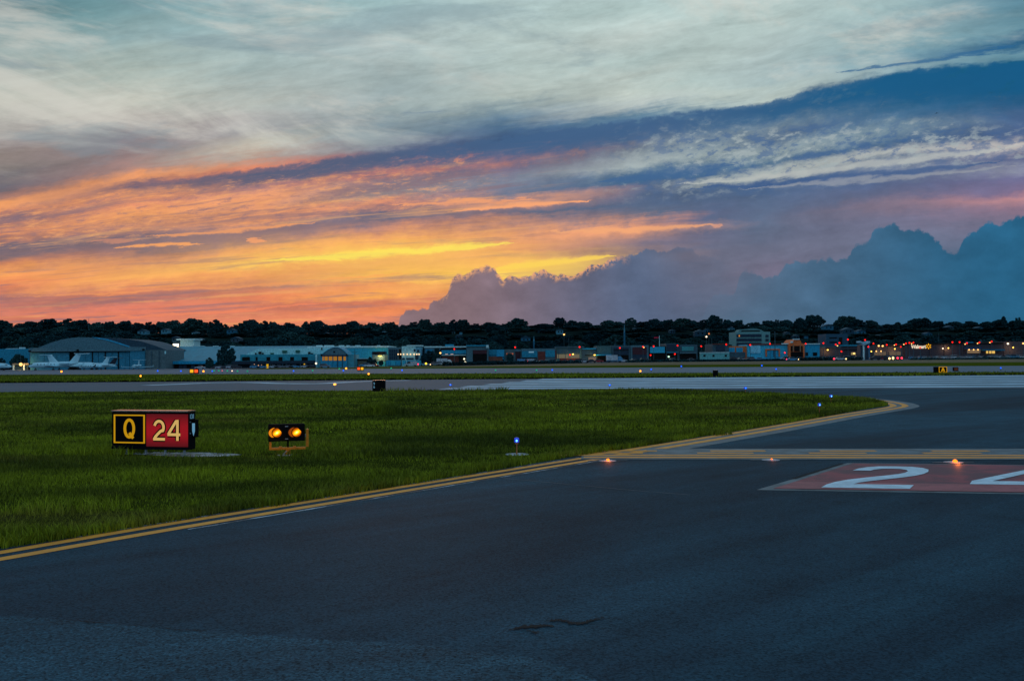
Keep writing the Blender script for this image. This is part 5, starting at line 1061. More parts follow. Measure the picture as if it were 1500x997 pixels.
# five-storey style office on the slope
Y = 620
b = building('office_building', 1100, Y, 'pale three-storey office with dark window bands on the slope', 'building')
panel('wall', 1078, 486, 1128.5, 512, Y, 20, pm('office_wall', (58, 98, 112)), b); outline('roof', [(1080, 487.4), (1084, 482.4), (1104, 480.6), (1115, 482.6), (1120, 486.5)], Y + 6, 10, pm('office_penthouse', (45, 78, 90)), b)
panel('penthouse_window', 1086, 484, 1113, 486, Y + 5.7, 0.2, W_DARK, b)
for y in (489.4, 495.6, 501.8): panel('window_band', 1079, y, 1115.6, y + 4, Y - 0.3, 0.2, W_NAVY, b)
for y in (490, 496): panel('window_band', 1121.4, y, 1126, y + 4, Y - 0.3, 0.2, W_NAVY, b)
panel('lit_window', 1082.2, 490.6, 1083.8, 493, Y - 0.5, 0.15, emat('lit_orange_dim', (0.8, 0.28, 0.05), 0.8), b)

# ------------------------------------------------------------------ houses among the trees on the slope
rh = random.Random(11); HOUSE = []
HW = [pm('house_blue', (14, 62, 92)), pm('house_pale', (38, 84, 110)), pm('house_white', (60, 105, 130)), pm('house_dim', (10, 38, 58)), pm('house_grey', (28, 50, 68))]
houses = [(208, 487.5, 13, 5, 1), (241, 488, 10, 10, 1), (256, 497, 9, 5, 4), (285, 489, 8, 4, 2), (291, 499.5, 10, 5, 0), (345, 499, 14, 6, 4), (372, 491.5, 6, 2.5, 1), (338, 485, 12, 3, 0), (478, 491, 10, 4, 3), (562, 487.5, 4.5, 4.5, 2), (640, 488, 5, 2.5, 4), (662, 487, 9, 3, 2), (675, 488, 4, 3, 1), (672, 493, 10, 3, 3), (770, 497, 14, 4, 0), (793, 486, 10, 3, 0), (820, 486.5, 10, 6, 1), (1026, 490, 16, 8, 3), (1036, 484.5, 8, 3, 0), (1072, 482, 8, 3, 1), (1154, 490, 6, 6, 4), (1166, 494, 10, 4, 3), (1181, 494, 6, 3, 0), (1214, 481, 14, 7, 0), (1243, 487, 16, 8, 3), (1262, 489, 12, 8, 0), (1290, 494.5, 14, 3, 3), (1361, 489.5, 9, 2.5, 0), (1392, 481, 10, 4, 3), (1436, 482, 9, 4, 1), (985, 486, 8, 4, 3), (930, 484, 10, 4, 3)]
for i, (px, py, w, h, k) in enumerate(sorted(houses)):
    Y = min(range(570, 830, 5), key=lambda q: abs(A(px, py + h / 2, q).z - zt(A(px, py, q).x, q)))
    HOUSE.append((px, w, py + h / 2, Y))
    zb = zt(A(px, py, Y).x, Y); lm = landmark(px); o_ = ordinal(('house', lm))
    b = building('house', px, Y, f'{o_} hillside house above {lm}', 'house', 'houses among the trees on the slope'); b['label'] = f'{["blue", "pale", "white", "dim", "grey"][k]} house ({o_} from left) above {lm}'.replace('(', '').replace(')', '')
    tl = A(px - w / 2, py - h / 2, Y); br = A(px + w / 2, py + h / 2, Y); zb_ = min(br.z, zb)
    MB().box(tl.x, br.x, Y, Y + 8, zb - 1, tl.z).build('wall', HW[k], b, world=True)
    rz = tl.z + (br.x - tl.x) * 0.22; MB().prism_y([(tl.x - 0.4, tl.z), (br.x + 0.4, tl.z), ((tl.x + br.x) / 2, rz)][::-1], Y - 0.4, Y + 8.4).build('roof', HW[3] if k != 3 else HW[4], b, world=True)
    if w > 7:
        for q in (0.25, 0.65): x = tl.x + (br.x - tl.x) * q; MB().box(x, x + 0.9, Y - 0.1, Y - 0.02, tl.z - 1.8, tl.z - 0.6).build('window', W_BLK, b, world=True)
for px, py, Y, lab, m_ in ((826.2, 489.8, 560, 'amber lamp on a mast among the trees above the beige lit shop', L_WARM), (1034.8, 493, 570, 'white lamp beside the dim blue hillside house', L_WHITE), (1038.5, 488.6, 600, 'tiny orange lamp above the dim blue hillside house', emat('orange_dim_lamp', (0.8, 0.25, 0.08), 1.0)), (216.5 + 10, 501.5, 520, 'warm white lamp beside the hillside house right of the arched roof', L_WHITE)):
    t = building('street_lamp', px, Y, lab, 'street lamp', 'lamps on the hillside'); a = A(px, py, Y); zb = t.location.z
    MB().tube((a.x, Y + 0.3, zb), (a.x, Y + 0.3, a.z), 0.12, n=6).build('pole', M_POLE, t, world=True); MB().ball(tuple(a), 0.5, 8, 6).build('lamp', m_, t, world=True)
# steeples
for px, y0, y1, Y, lab in ((914.5, 475, 496, 640, 'slender pale church steeple rising among the trees above the shops'), (782, 492, 505, 600, 'short pale blue steeple among the trees above the blue panel shop')):
    t = building('steeple', px, Y, lab, 'steeple'); a = A(px, y0, Y); b_ = A(px, y1, Y); zb = t.location.z
    mz = a.z * 0.45 + b_.z * 0.55
    MB().tube((a.x, Y, zb - 1), (a.x, Y, mz), 0.8, 0.7, 4).build('tower', HW[0], t, world=True); MB().tube((a.x, Y, mz), (a.x, Y, a.z), 0.65, 0.1, 4).build('spire', HW[1], t, world=True)

# ------------------------------------------------------------------ poles with red beacons and lamps
reds = [(665.5, 511), (754.5, 508.5), (849, 508), (835, 519.5), (908, 509.5), (942, 507.6), (957.5, 507), (953, 520), (988.6, 518.4), (992.5, 506), (1027.2, 507), (1063.8, 504.4), (1061, 517.3), (1099, 505), (1128, 503.4), (1149.6, 516.4), (1180.2, 503.3), (1206.2, 502.4), (1224.2, 504.4), (1229.6, 502.1), (1242, 497.2), (1267.2, 497.8), (1272, 507.8), (1279.5, 503), (1232.6, 514.6), (1299, 504.9), (1312.6, 504.3), (1319.6, 507.8), (1327, 502.9), (1332.2, 502), (1338, 501.8), (1348, 509), (1395.2, 501), (1405.6, 501), (1416.4, 502.4), (1434.6, 501.4), (1452.6, 500)]
lampsw = {942: (943.2, 508.8), 1224.2: (1226.8, 506.3), 1312.6: (1310.2, 505.4), 1327: (1324, 504.3), 1338: (1335.4, 503.3), 1416.4: (1413.8, 503.8), 1434.6: (1432, 502.7), 1452.6: (1450, 501.6)}
for px, py in sorted(reds):
    Y = 402 + (px * 7919 % 17); lm = landmark(px); o_ = ordinal(('red', lm)); two = px in lampsw
    t = building('beacon_pole', px, Y, f'{o_} red beacon pole before {lm}' , 'light pole', 'poles with red beacons'); zb = t.location.z; a = A(px, py, Y)
    MB().tube((a.x, Y, zb), (a.x, Y, a.z - 0.25), 0.10, 0.07, 6).build('pole', M_POLE, t, world=True)
    MB().ball((a.x, Y, a.z), 0.33, 10, 6).build('beacon', L_RED, t, world=True, smooth=True)
    if two:
        c = A(*lampsw[px], Y - 0.3); MB().tube((a.x, Y, c.z + 0.2), (c.x, c.y, c.z + 0.35), 0.05, n=5).build('arm', M_POLE, t, world=True); MB().ball(tuple(c), 0.28, 8, 6, 0.8).build('lamp', L_WARM, t, world=True, smooth=True)
for px, py, m_, nm in [(645, 516.8, L_WARM, 'warm'), (1287.2, 506.4, L_WARM, 'warm'), (1293, 506.6, L_WARM, 'warm'), (1476.4, 503.2, L_WHITE, 'white'), (1499, 502.8, L_WARM, 'warm'), (463, 532, L_WHITE, 'white'), (624, 532.3, emat('amber_vehicle_lamp', (1.0, 0.5, 0.02), 4), 'amber'), (979.5, 522.2, emat('greenish_lamp', (0.6, 1.0, 0.7), 1.6), 'greenish'), (1251, 517.5, L_WARM, 'warm')]:
    Y = 408; lm = landmark(px); t = building('lamp_post', px, Y, f'{ordinal(("lamp", nm, lm))} {nm} lamp post before {lm}', 'lamp post', 'lamp posts beyond the field'); zb = t.location.z; a = A(px, py, Y)
    MB().tube((a.x, Y, zb), (a.x, Y, a.z - 0.2), 0.09, 0.06, 6).build('pole', M_POLE, t, world=True); MB().ball(tuple(a), 0.42, 10, 6, 0.85).build('lamp', m_, t, world=True, smooth=True)
# unlit masts and utility poles
for px, y0, Y, w in [(130, 466.5, 800, 0.18), (519.8, 512, 420, 0.22), (545, 502, 460, 0.12), (565, 515, 420, 0.2), (683, 500, 440, 0.12), (756, 499, 450, 0.12), (833, 495, 430, 0.1), (828, 509, 415, 0.14), (818, 509, 415, 0.14), (965.8, 491.5, 520, 0.25), (1135, 485, 420, 0.22), (1042.5, 495, 470, 0.14), (1375, 488, 520, 0.14), (901, 494, 470, 0.14), (1320, 506, 410, 0.1), (30, 517, 445, 0.12)]:
    lm = landmark(px); t = building('utility_pole', px, Y, f'{ordinal(("pole", lm))} thin unlit pole at {lm}', 'pole', 'thin unlit poles'); a = A(px, y0, Y); zb = t.location.z
    MB().tube((a.x, Y, zb), (a.x, Y, a.z), w, w * 0.6, 6).build('pole', W_WHITE if px == 965.8 else M_POLE, t, world=True)
    if w >= 0.2 and px != 965.8: MB().box(a.x - 1.3, a.x + 1.3, Y - 0.1, Y + 0.1, a.z - 1.2, a.z - 1.0).build('crossarm', M_POLE, t, world=True)
t = building('flag', 961, 519, 'small red flag flying left of the pale mast', 'flag'); a = A(958, 493.4, 519); b_ = A(965, 494.8, 519)
mb = MB(); n = 6
for i in range(n + 1): u = i / n; x = b_.x + (a.x - b_.x) * u; y = 519 + 0.3 * math.sin(u * 6); mb.v += [(x, y, a.z - 0.1 * u), (x, y, b_.z - 0.25 * u)]
mb.f = [(2 * i, 2 * i + 1, 2 * i + 3, 2 * i + 2) for i in range(n)]; fo = mb.build('cloth', mat('red_cloth', (0.75, 0.03, 0.08), 0.8), t, world=True); fo.modifiers.new('thickness', 'SOLIDIFY').thickness = 0.03

# ------------------------------------------------------------------ cars
def car_proto(name, col, label, kind='sedan'):
    t = empty(name, (0, -500, 0), label, 'car'); L, W = 4.6, 1.8
    if kind == 'sedan': prof = [(-2.3, 0.35), (-2.28, 0.75), (-1.9, 0.92), (-1.2, 0.96), (1.1, 0.98), (1.9, 0.9), (2.26, 0.74), (2.3, 0.35)]; cab = [(-1.35, 0.97), (-0.75, 1.42), (0.5, 1.45), (1.3, 0.99)]
    elif kind == 'suv': prof = [(-2.3, 0.4), (-2.3, 1.0), (-2.0, 1.1), (1.2, 1.12), (2.1, 1.02), (2.3, 0.85), (2.3, 0.4)]; cab = [(-2.1, 1.11), (-1.85, 1.72), (0.4, 1.75), (1.2, 1.13)]
    elif kind == 'van': prof = [(-2.8, 0.4), (-2.8, 1.2), (1.9, 1.2), (2.7, 1.05), (2.8, 0.4)]; cab = [(-2.78, 1.21), (-2.7, 2.1), (1.2, 2.12), (1.9, 1.25)]
    elif kind == 'truck': prof = [(-3.4, 0.6), (-3.4, 0.9), (3.4, 0.9), (3.4, 0.6)]; cab = [(1.4, 0.92), (1.4, 2.5), (2.6, 2.5), (3.3, 1.7), (3.4, 0.92)]
    MB().prism_y([(x, z) for x, z in prof][::-1], -W / 2, W / 2).build('body', col, t, bevel=0.06)
    glass = mat('car_glass', (0.02, 0.03, 0.04), 0.2, spec=0.6)
    MB().prism_y(cab[::-1], -W / 2 + 0.12, W / 2 - 0.12).build('cabin', glass if kind != 'truck' else col, t, bevel=0.05)
    top = max(z for x, z in cab); xs_ = [x for x, z in cab if z > top - 0.12]
    MB().box(min(xs_) - 0.02, max(xs_) + 0.02, -W / 2 + 0.14, W / 2 - 0.14, top, top + 0.05).build('roof', col, t)
    if kind == 'truck': MB().box(-3.4, 1.2, -1.1, 1.1, 0.95, 3.1).build('cargo_box', mat('cargo_white', (0.5, 0.55, 0.6), 0.6), t)
    if kind == 'van': MB().box(-2.75, 0.2, -W / 2 + 0.08, W / 2 - 0.08, 1.21, 2.08).build('side_panel', col, t)
    wx = {'sedan': (-1.4, 1.42), 'suv': (-1.45, 1.45), 'van': (-1.8, 1.8), 'truck': (-2.3, 2.4)}[kind]
    for x in wx:
        for s in (-1, 1): MB().tube((x, s * (W / 2 - 0.2), 0.33), (x, s * (W / 2 + 0.01), 0.33), 0.33, n=12).build('wheel', mat('tyre', (0.01, 0.01, 0.01), 0.9), t)
    fx = prof[-1][0]
    for s in (-1, 1):
        MB().box(fx, fx + 0.04, s * 0.6 - 0.18, s * 0.6 + 0.18, 0.6, 0.78).build('headlight', mat('lens_clear', (0.6, 0.6, 0.6), 0.2), t); MB().box(-fx - 0.04, -fx, s * 0.65 - 0.15, s * 0.65 + 0.15, 0.65, 0.82).build('tail_light', mat('lens_red', (0.4, 0.01, 0.01), 0.3), t)
    return t
CARC = {'silver': mat('paint_silver', (0.45, 0.5, 0.55), 0.3, 0.3), 'white': mat('paint_white', (0.75, 0.78, 0.8), 0.35), 'dark': mat('paint_dark', (0.03, 0.035, 0.05), 0.3), 'blue': mat('paint_blue', (0.08, 0.3, 0.5), 0.3), 'red': mat('paint_red', (0.35, 0.02, 0.03), 0.35), 'grey': mat('paint_grey', (0.18, 0.2, 0.23), 0.3)}
protos = {}
def put_car(px, Y, kind, colour, yaw, note, extra=None):
    k = (kind, colour); x, _, z = G(px, Y)
    lm = landmark(px); lab = f'{ordinal(("car", colour, kind, note, lm))} {colour} {kind} {note} {lm}'.replace('suv', 'tall car')
    if k not in protos: t = car_proto({'van': 'parked_van', 'truck': 'parked_truck'}.get(kind, 'parked_car'), CARC[colour], lab, kind); protos[k] = t
    else: t = copy_tree(protos[k])
    t['label'] = lab; t['group'] = 'vehicles beyond the airfield'; t['category'] = {'van': 'van', 'truck': 'truck'}.get(kind, 'car')
    t.location = (x, Y, z + 0.05); t.rotation_euler = (0, 0, yaw)
    if extra:
        for nm, off, m_, r in extra: o = MB().ball((0, 0, 0), r, 8, 6).build(nm, m_, t); o.location = off
    return t
L_TAIL = emat('tail_light_lit', (1.0, 0.03, 0.06), 3.5); L_HEAD = emat('headlight_lit', (1.0, 0.62, 0.25), 3)
for px, k, c, w in [(293, 'sedan', 'silver', 0.1), (317, 'sedan', 'dark', 0.1), (323, 'sedan', 'silver', 0.1), (331, 'sedan', 'dark', 0), (339, 'suv', 'silver', 0.1), (346, 'suv', 'dark', 0.1)]: put_car(px, 424, k, c, w, 'parked at')
for px, k, c in [(374, 'suv', 'blue'), (383, 'sedan', 'blue'), (401, 'sedan', 'silver'), (409, 'sedan', 'grey'), (423, 'sedan', 'grey'), (431, 'sedan', 'blue'), (448, 'sedan', 'silver'), (456, 'sedan', 'dark')]: put_car(px, 424, k, c, 0, 'under the awning of')
put_car(476, 420, 'suv', 'grey', 0, 'parked at'); put_car(548, 418, 'sedan', 'red', 0, 'parked at'); put_car(534, 417, 'suv', 'blue', 3.1, 'parked at'); put_car(541, 416, 'sedan', 'white', 0.2, 'parked at')
put_car(602, 412, 'van', 'silver', 3.14, 'stopped at', [('tail_light', (-2.9, -0.9, 0.9), L_TAIL, 0.33)]); put_car(622.5, 411, 'sedan', 'blue', 0, 'stopped at', [('headlight', (2.35, -0.8, 0.65), L_HEAD, 0.22)])
put_car(638, 420, 'suv', 'grey', 0, 'parked at'); put_car(645, 421, 'suv', 'silver', 0, 'parked at'); put_car(651, 424, 'truck', 'white', 0, 'parked at')
for px, k, c in [(735, 'sedan', 'silver'), (741, 'sedan', 'white'), (767.5, 'van', 'blue'), (781, 'van', 'silver'), (793, 'sedan', 'silver'), (800, 'sedan', 'white'), (808, 'suv', 'dark'), (828, 'sedan', 'red'), (836, 'sedan', 'grey'), (846, 'suv', 'dark'), (855, 'sedan', 'silver'), (866, 'sedan', 'dark'), (876, 'sedan', 'red'), (900, 'truck', 'blue'), (912, 'sedan', 'silver'), (929, 'sedan', 'grey'), (945, 'suv', 'dark'), (985, 'sedan', 'silver'), (1012, 'sedan', 'grey'), (1075, 'suv', 'dark'), (1085, 'sedan', 'silver'), (1101, 'suv', 'grey'), (1112, 'sedan', 'blue'), (1150, 'suv', 'silver'), (1170, 'sedan', 'blue'), (1190, 'sedan', 'silver'), (1207, 'sedan', 'silver'), (1216, 'suv', 'blue'), (1238, 'suv', 'silver'), (1256, 'suv', 'dark'), (1282, 'suv', 'dark'), (1292, 'sedan', 'red'), (1310, 'suv', 'silver')]: put_car(px, 400, k, c, 0 if k == 'truck' else (0.3 if px % 2 else 3.0), 'parked at')
rc = random.Random(5)
for i, px in enumerate(np.arange(1334, 1500, 6.6)): put_car(float(px) + rc.uniform(-1, 1), 404 if i % 2 else 412, rc.choice(['sedan', 'sedan', 'suv']), rc.choice(['silver', 'white', 'blue', 'grey', 'silver', 'dark']), rc.choice([1.2, 1.57, 1.9, 0.4]), 'in the lot at')
put_car(1160, 378, 'sedan', 'blue', 0, 'driving past', [('headlight', (2.35, -0.8, 0.65), L_HEAD, 0.2), ('tail_light', (-2.35, -0.8, 0.75), L_TAIL, 0.2)])
put_car(1229.5, 378, 'sedan', 'silver', 0, 'driving past', [('headlight', (2.35, -0.8, 0.65), L_HEAD, 0.28), ('tail_light', (-2.35, -0.8, 0.75), L_TAIL, 0.35)])
put_car(1301, 380, 'suv', 'dark', -1.45, 'heading here past', [('headlight', (2.4, -0.75, 0.7), L_HEAD, 0.42), ('headlight', (2.4, 0.75, 0.7), L_HEAD, 0.42)])
put_car(1303, 392, 'suv', 'grey', -1.45, 'heading here past', [('headlight', (2.4, 0.2, 0.9), L_HEAD, 0.42)])
put_car(1315, 381, 'sedan', 'dark', 1.5, 'driving away past', [('tail_light', (-2.4, -0.8, 0.8), L_TAIL, 0.38), ('tail_light', (-2.4, 0.8, 0.8), L_TAIL, 0.38)])

# ------------------------------------------------------------------ aircraft
J_W = mat('jet_white', (0.48, 0.80, 0.88), 0.35, var=0.06, scale=0.5); J_D = mat('jet_dark', (0.015, 0.02, 0.035), 0.35); J_B = mat('jet_belly', (0.10, 0.22, 0.34), 0.4)
def jet(loc, yaw, L, label, body=J_W, tail=J_W, ttail=True, engines=True, group='parked jets'):
    t = empty('business_jet', loc, label, 'jet', group); s = L / 27.0
    st = [(-13.5, 2.15, 0.05), (-13.0, 2.05, 0.45), (-11.9, 2.15, 0.82), (-10.6, 2.45, 1.12), (-8.5, 2.55, 1.22), (0, 2.6, 1.22), (5, 2.7, 1.15), (8.5, 3.0, 0.85), (11, 3.3, 0.5), (12.8, 3.5, 0.12)]
    MB().rings([((x * s, 0, z * s), (0, r * s, 0), (0, 0, r * s)) for x, z, r in st], 16).build('fuselage', body, t, smooth=True)
    ws = MB().rings([((x * s, 0, (z - r * 0.02) * s), (0, r * s * 1.006, 0), (0, 0, r * s * 0.2)) for x, z, r in st[3:8]], 12)
    MB().prism_y([(-11.95 * s, 2.75 * s), (-11.2 * s, 3.15 * s), (-10.5 * s, 3.2 * s), (-10.5 * s, 2.85 * s)][::-1], -0.98 * s, 0.98 * s).build('cockpit_window', mat('car_glass', (0.02, 0.03, 0.04), 0.2), t)
    for k in range(6):
        x = (-7.6 + k * 1.75) * s; MB().tube((x, -1.19 * s, 2.85 * s), (x, -1.235 * s, 2.85 * s), 0.26 * s, n=8).build('window', _mc['car_glass'], t)
    for sg in (-1, 1):
        w = MB(); q0 = [(-3.4, 1.1 * sg, 1.75), (3.0, 1.1 * sg, 1.75)]; q1 = [(4.6, 11.4 * sg, 2.35), (6.2, 11.4 * sg, 2.35)]
        w.v = [tuple(c * s for c in p) for p in [q0[0], q0[1], q1[1], q1[0]]] + [tuple(c * s for c in (p[0], p[1], p[2] + 0.28)) for p in [q0[0], q0[1], q1[1], q1[0]]]
        w.f = [(0, 1, 2, 3), (7, 6, 5, 4), (0, 4, 5, 1), (1, 5, 6, 2), (2, 6, 7, 3), (3, 7, 4, 0)]; w.build('wing', body, t)
        MB().prism_y([(4.9 * s, 2.3 * s), (6.3 * s, 2.3 * s), (7.1 * s, 3.7 * s), (6.5 * s, 3.7 * s)][::-1], (11.35 * sg - 0.06) * s, (11.35 * sg + 0.06) * s).build('winglet', tail, t)
        if engines:
            MB().rings([((x * s, 1.95 * sg * s, 3.35 * s), (0, r * s, 0), (0, 0, r * s)) for x, r in ((4.6, 0.62), (5.0, 0.74), (7.0, 0.74), (9.0, 0.5), (9.4, 0.34))], 14).build('engine', body, t, smooth=True)
            MB().tube((4.55 * s, 1.95 * sg * s, 3.35 * s), (4.62 * s, 1.95 * sg * s, 3.35 * s), 0.56 * s, n=14).build('engine_intake', J_D, t)
        if ttail:
            w = MB(); a_ = [(12.3, 0.1 * sg, 7.35), (14.3, 0.1 * sg, 7.35), (15.2, 4.6 * sg, 7.5), (14.2, 4.6 * sg, 7.5)]
            w.v = [tuple(c * s for c in p) for p in a_] + [(p[0] * s, p[1] * s, (p[2] + 0.2) * s) for p in a_]; w.f = [(0, 1, 2, 3), (7, 6, 5, 4), (0, 4, 5, 1), (1, 5, 6, 2), (2, 6, 7, 3), (3, 7, 4, 0)]; w.build('tailplane', tail, t)
    MB().prism_y([(x * s, z * s) for x, z in ((6.6, 3.7), (8.4, 4.1), (11.9, 7.6), (14.2, 7.6), (12.6, 3.7))][::-1], -0.16 * s, 0.16 * s).build('tail_fin', tail, t)
    for x, y in ((-9.8, 0), (1.2, -1.9), (1.2, 1.9)):
        MB().tube((x * s, y * s, 0.5 * s), (x * s, y * s, 1.7 * s), 0.12 * s, n=6).build('landing_gear', J_D, t); MB().tube((x * s, (y - 0.35) * s, 0.45 * s), (x * s, (y + 0.35) * s, 0.45 * s), 0.45 * s, n=12).build('wheel', mat('tyre', (0.01, 0.01, 0.01), 0.9), t)
    t.rotation_euler = (0, 0, yaw); return t
def jat(px, Y): x, _, z = G(px, Y); return (x, Y, z + 0.06)
jet(jat(79, 398), R(-14), 25.0, 'largest white jet, nose left, with white T-tail and engine')
jet(jat(108, 416), R(172), 24.0, 'white jet parked second, partly hidden behind the largest jet')
jet(jat(135, 424), R(-24), 20.0, 'white jet parked third, right of the largest jet tail')
jet(jat(143, 407), R(-12), 18.0, 'jet with a black swept tail at the right of the row', tail=J_D)
jet(jat(199, 405), R(-58), 15.0, 'small jet seen nose-on with a long wing toward the hangar side wing', group='parked jets')
jet(jat(-26, 402), R(185), 24.0, 'white jet cut by the left edge, only its wing showing')
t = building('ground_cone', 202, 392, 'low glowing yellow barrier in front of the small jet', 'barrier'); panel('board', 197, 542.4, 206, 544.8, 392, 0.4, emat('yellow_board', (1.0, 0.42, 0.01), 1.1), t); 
# tiny aeroplane in the sky
a = A(1372, 166.5, 2600)
t = jet(tuple(a), R(60), 13.0, 'tiny dark aeroplane flying in the dark blue cloud band', body=J_D, tail=J_D, group=None); t.name = 'distant_aeroplane'; t['category'] = 'aeroplane'

# ================================================================== trees
M_LEAF, nn, bb = new_mat('tree_foliage')
gi = nn.n.new('ShaderNodeObjectInfo'); ge = nn.n.new('ShaderNodeNewGeometry')
k = nn.mul(nn.mad(gi.outputs['Random'], 0.7, 0.65), nn.mad(ge.outputs['Random Per Island'], 0.9, 0.5))
nn.put(bb.inputs['Base Color'], nn.mix(1.0, nn.mix(gi.outputs['Random'], (0.012, 0.072, 0.092), (0.026, 0.078, 0.076)), nn.vec(k, k, k), 'MULTIPLY')); bb.inputs['Roughness'].default_value = 0.9; bb.inputs['Specular IOR Level'].default_value = 0.05
M_BARK = mat('bark', (0.03, 0.025, 0.02), 0.9)
def crown_mesh(seed, shape):
    r = np.random.default_rng(seed)
    if shape == 'round': cl = [(0, 0, 0.62, 0.30), (0.24, 0.1, 0.52, 0.24), (-0.24, -0.08, 0.5, 0.25), (0.05, -0.22, 0.48, 0.24), (0.1, 0.2, 0.72, 0.2), (-0.15, 0.1, 0.75, 0.2), (0.0, 0, 0.38, 0.3)]
    elif shape == 'broad': cl = [(0, 0, 0.60, 0.30), (0.36, 0.05, 0.55, 0.24), (-0.38, 0.0, 0.5, 0.24), (0.16, -0.2, 0.72, 0.2), (-0.2, 0.15, 0.74, 0.2), (0.5, 0, 0.42, 0.16), (-0.5, 0.1, 0.40, 0.16), (0, 0, 0.36, 0.34), (0.3, 0, 0.25, 0.28), (-0.3, 0, 0.25, 0.28)]
    elif shape == 'tall': cl = [(0, 0, 0.3, 0.22), (0.05, 0, 0.48, 0.2), (-0.04, 0.05, 0.64, 0.17), (0.02, 0, 0.78, 0.13), (0.0, 0, 0.9, 0.08)]
    elif shape == 'ragged': cl = [(0, 0, 0.55, 0.2), (0.28, 0.05, 0.66, 0.15), (-0.27, 0.0, 0.58, 0.16), (0.1, -0.1, 0.86, 0.11), (-0.14, 0.1, 0.80, 0.12), (0.36, 0, 0.42, 0.14), (-0.34, 0.1, 0.36, 0.14), (0, 0, 0.34, 0.26), (0.18, 0, 0.22, 0.26), (-0.18, 0, 0.22, 0.26)]
    else: cl = [(0, 0, 0.5, 0.34), (0.3, 0, 0.42, 0.26), (-0.3, 0, 0.45, 0.26), (0.1, 0.2, 0.68, 0.22), (-0.12, 0.1, 0.7, 0.18), (0, -0.2, 0.3, 0.3), (0.26, 0, 0.22, 0.3), (-0.26, 0, 0.22, 0.3)]
    extra = []
    for (x, y, z, s) in cl:
        for _ in range(5):
            a = r.random() * 6.28; e = r.uniform(-0.3, 1.2); extra.append((x + s * 0.85 * math.cos(a) * math.cos(e), y + s * 0.85 * math.sin(a) * math.cos(e), z + s * 0.85 * math.sin(e), s * r.uniform(0.25, 0.45)))
    cl = cl + extra; P_ = []; S_ = []
    for (x, y, z, s) in cl:
        n = int(110 + 4200 * s * s); d = r.normal(size=(n, 3)); d /= np.linalg.norm(d, axis=1)[:, None]; rad = s * (0.55 + 0.5 * r.random(n) ** 0.6)
        P_.append(np.array([x, y, z]) + d * rad[:, None] * np.array([1, 1, 0.85])); S_.append(np.full(n, 0.036) * r.uniform(0.6, 1.5, n))
    P_ = np.concatenate(P_); S_ = np.concatenate(S_); k = P_[:, 2] > 0.06; P_ = P_[k]; S_ = S_[k]; n = len(P_)
    u = r.normal(size=(n, 3)); u /= np.linalg.norm(u, axis=1)[:, None]; w = np.cross(u, r.normal(size=(n, 3))); w /= np.linalg.norm(w, axis=1)[:, None]
    V = np.stack([P_ - u * S_[:, None], P_ + w * S_[:, None] * 0.7, P_ + u * S_[:, None], P_ - w * S_[:, None] * 0.7], 1).reshape(-1, 3)
    me = bpy.data.meshes.new('crown'); me.vertices.add(n * 4); me.vertices.foreach_set('co', V.astype(np.float32).reshape(-1)); me.loops.add(n * 4); me.loops.foreach_set('vertex_index', np.arange(n * 4, dtype=np.int32))
    me.polygons.add(n); me.polygons.foreach_set('loop_start', np.arange(0, n * 4, 4, dtype=np.int32)); me.materials.append(M_LEAF); me.update(); return me
def trunk_mesh(seed):
    r = random.Random(seed); mb = MB(); mb.tube((0, 0, -0.05), (0.01, 0, 0.30), 0.035, 0.024, 7); mb.tube((0.01, 0, 0.30), (0, 0.01, 0.62), 0.024, 0.010, 6)
    for _ in range(6):
        a = r.random() * 6.28; z = r.uniform(0.25, 0.5); mb.tube((0, 0, z), (0.28 * math.cos(a), 0.28 * math.sin(a), z + r.uniform(0.1, 0.3)), 0.014, 0.005, 5)
    me = bpy.data.meshes.new('trunk'); me.from_pydata(mb.v, [], mb.f); me.materials.append(M_BARK); return me
SH = ['round', 'round', 'broad', 'broad', 'tall', 'ragged', 'ragged', 'dome']
CM = [crown_mesh(30 + i, s) for i, s in enumerate(SH)]; TM = [trunk_mesh(i) for i in range(3)]
def tree(px, Y, ptop, wpx, shape, label, group, rnd, z0=None):
    a = A(px, ptop, Y); zb = zt(a.x, Y) if z0 is None else z0; h = max(3.0, a.z - zb); w = wpx * Y / 1400
    t = empty('tree', (a.x, Y, zb), label, 'tree', group); idx = rnd.choice([i for i, s in enumerate(SH) if s == shape] or [0])
    top = {'round': 0.98, 'broad': 0.97, 'tall': 1.0, 'ragged': 1.0, 'dome': 0.92}[shape]; wid = {'round': 1.05, 'broad': 1.5, 'tall': 0.5, 'ragged': 1.05, 'dome': 1.2}[shape]
    for nm, me in (('crown', CM[idx]), ('trunk', TM[rnd.randrange(3)])):
        o = bpy.data.objects.new(nm, me); C.objects.link(o); o.parent = t; o.scale = (w / wid, w / wid, h / top); o.rotation_euler = (0, 0, rnd.choice([0, math.pi]) + rnd.uniform(-0.3, 0.3))
    return t
rt = random.Random(21)
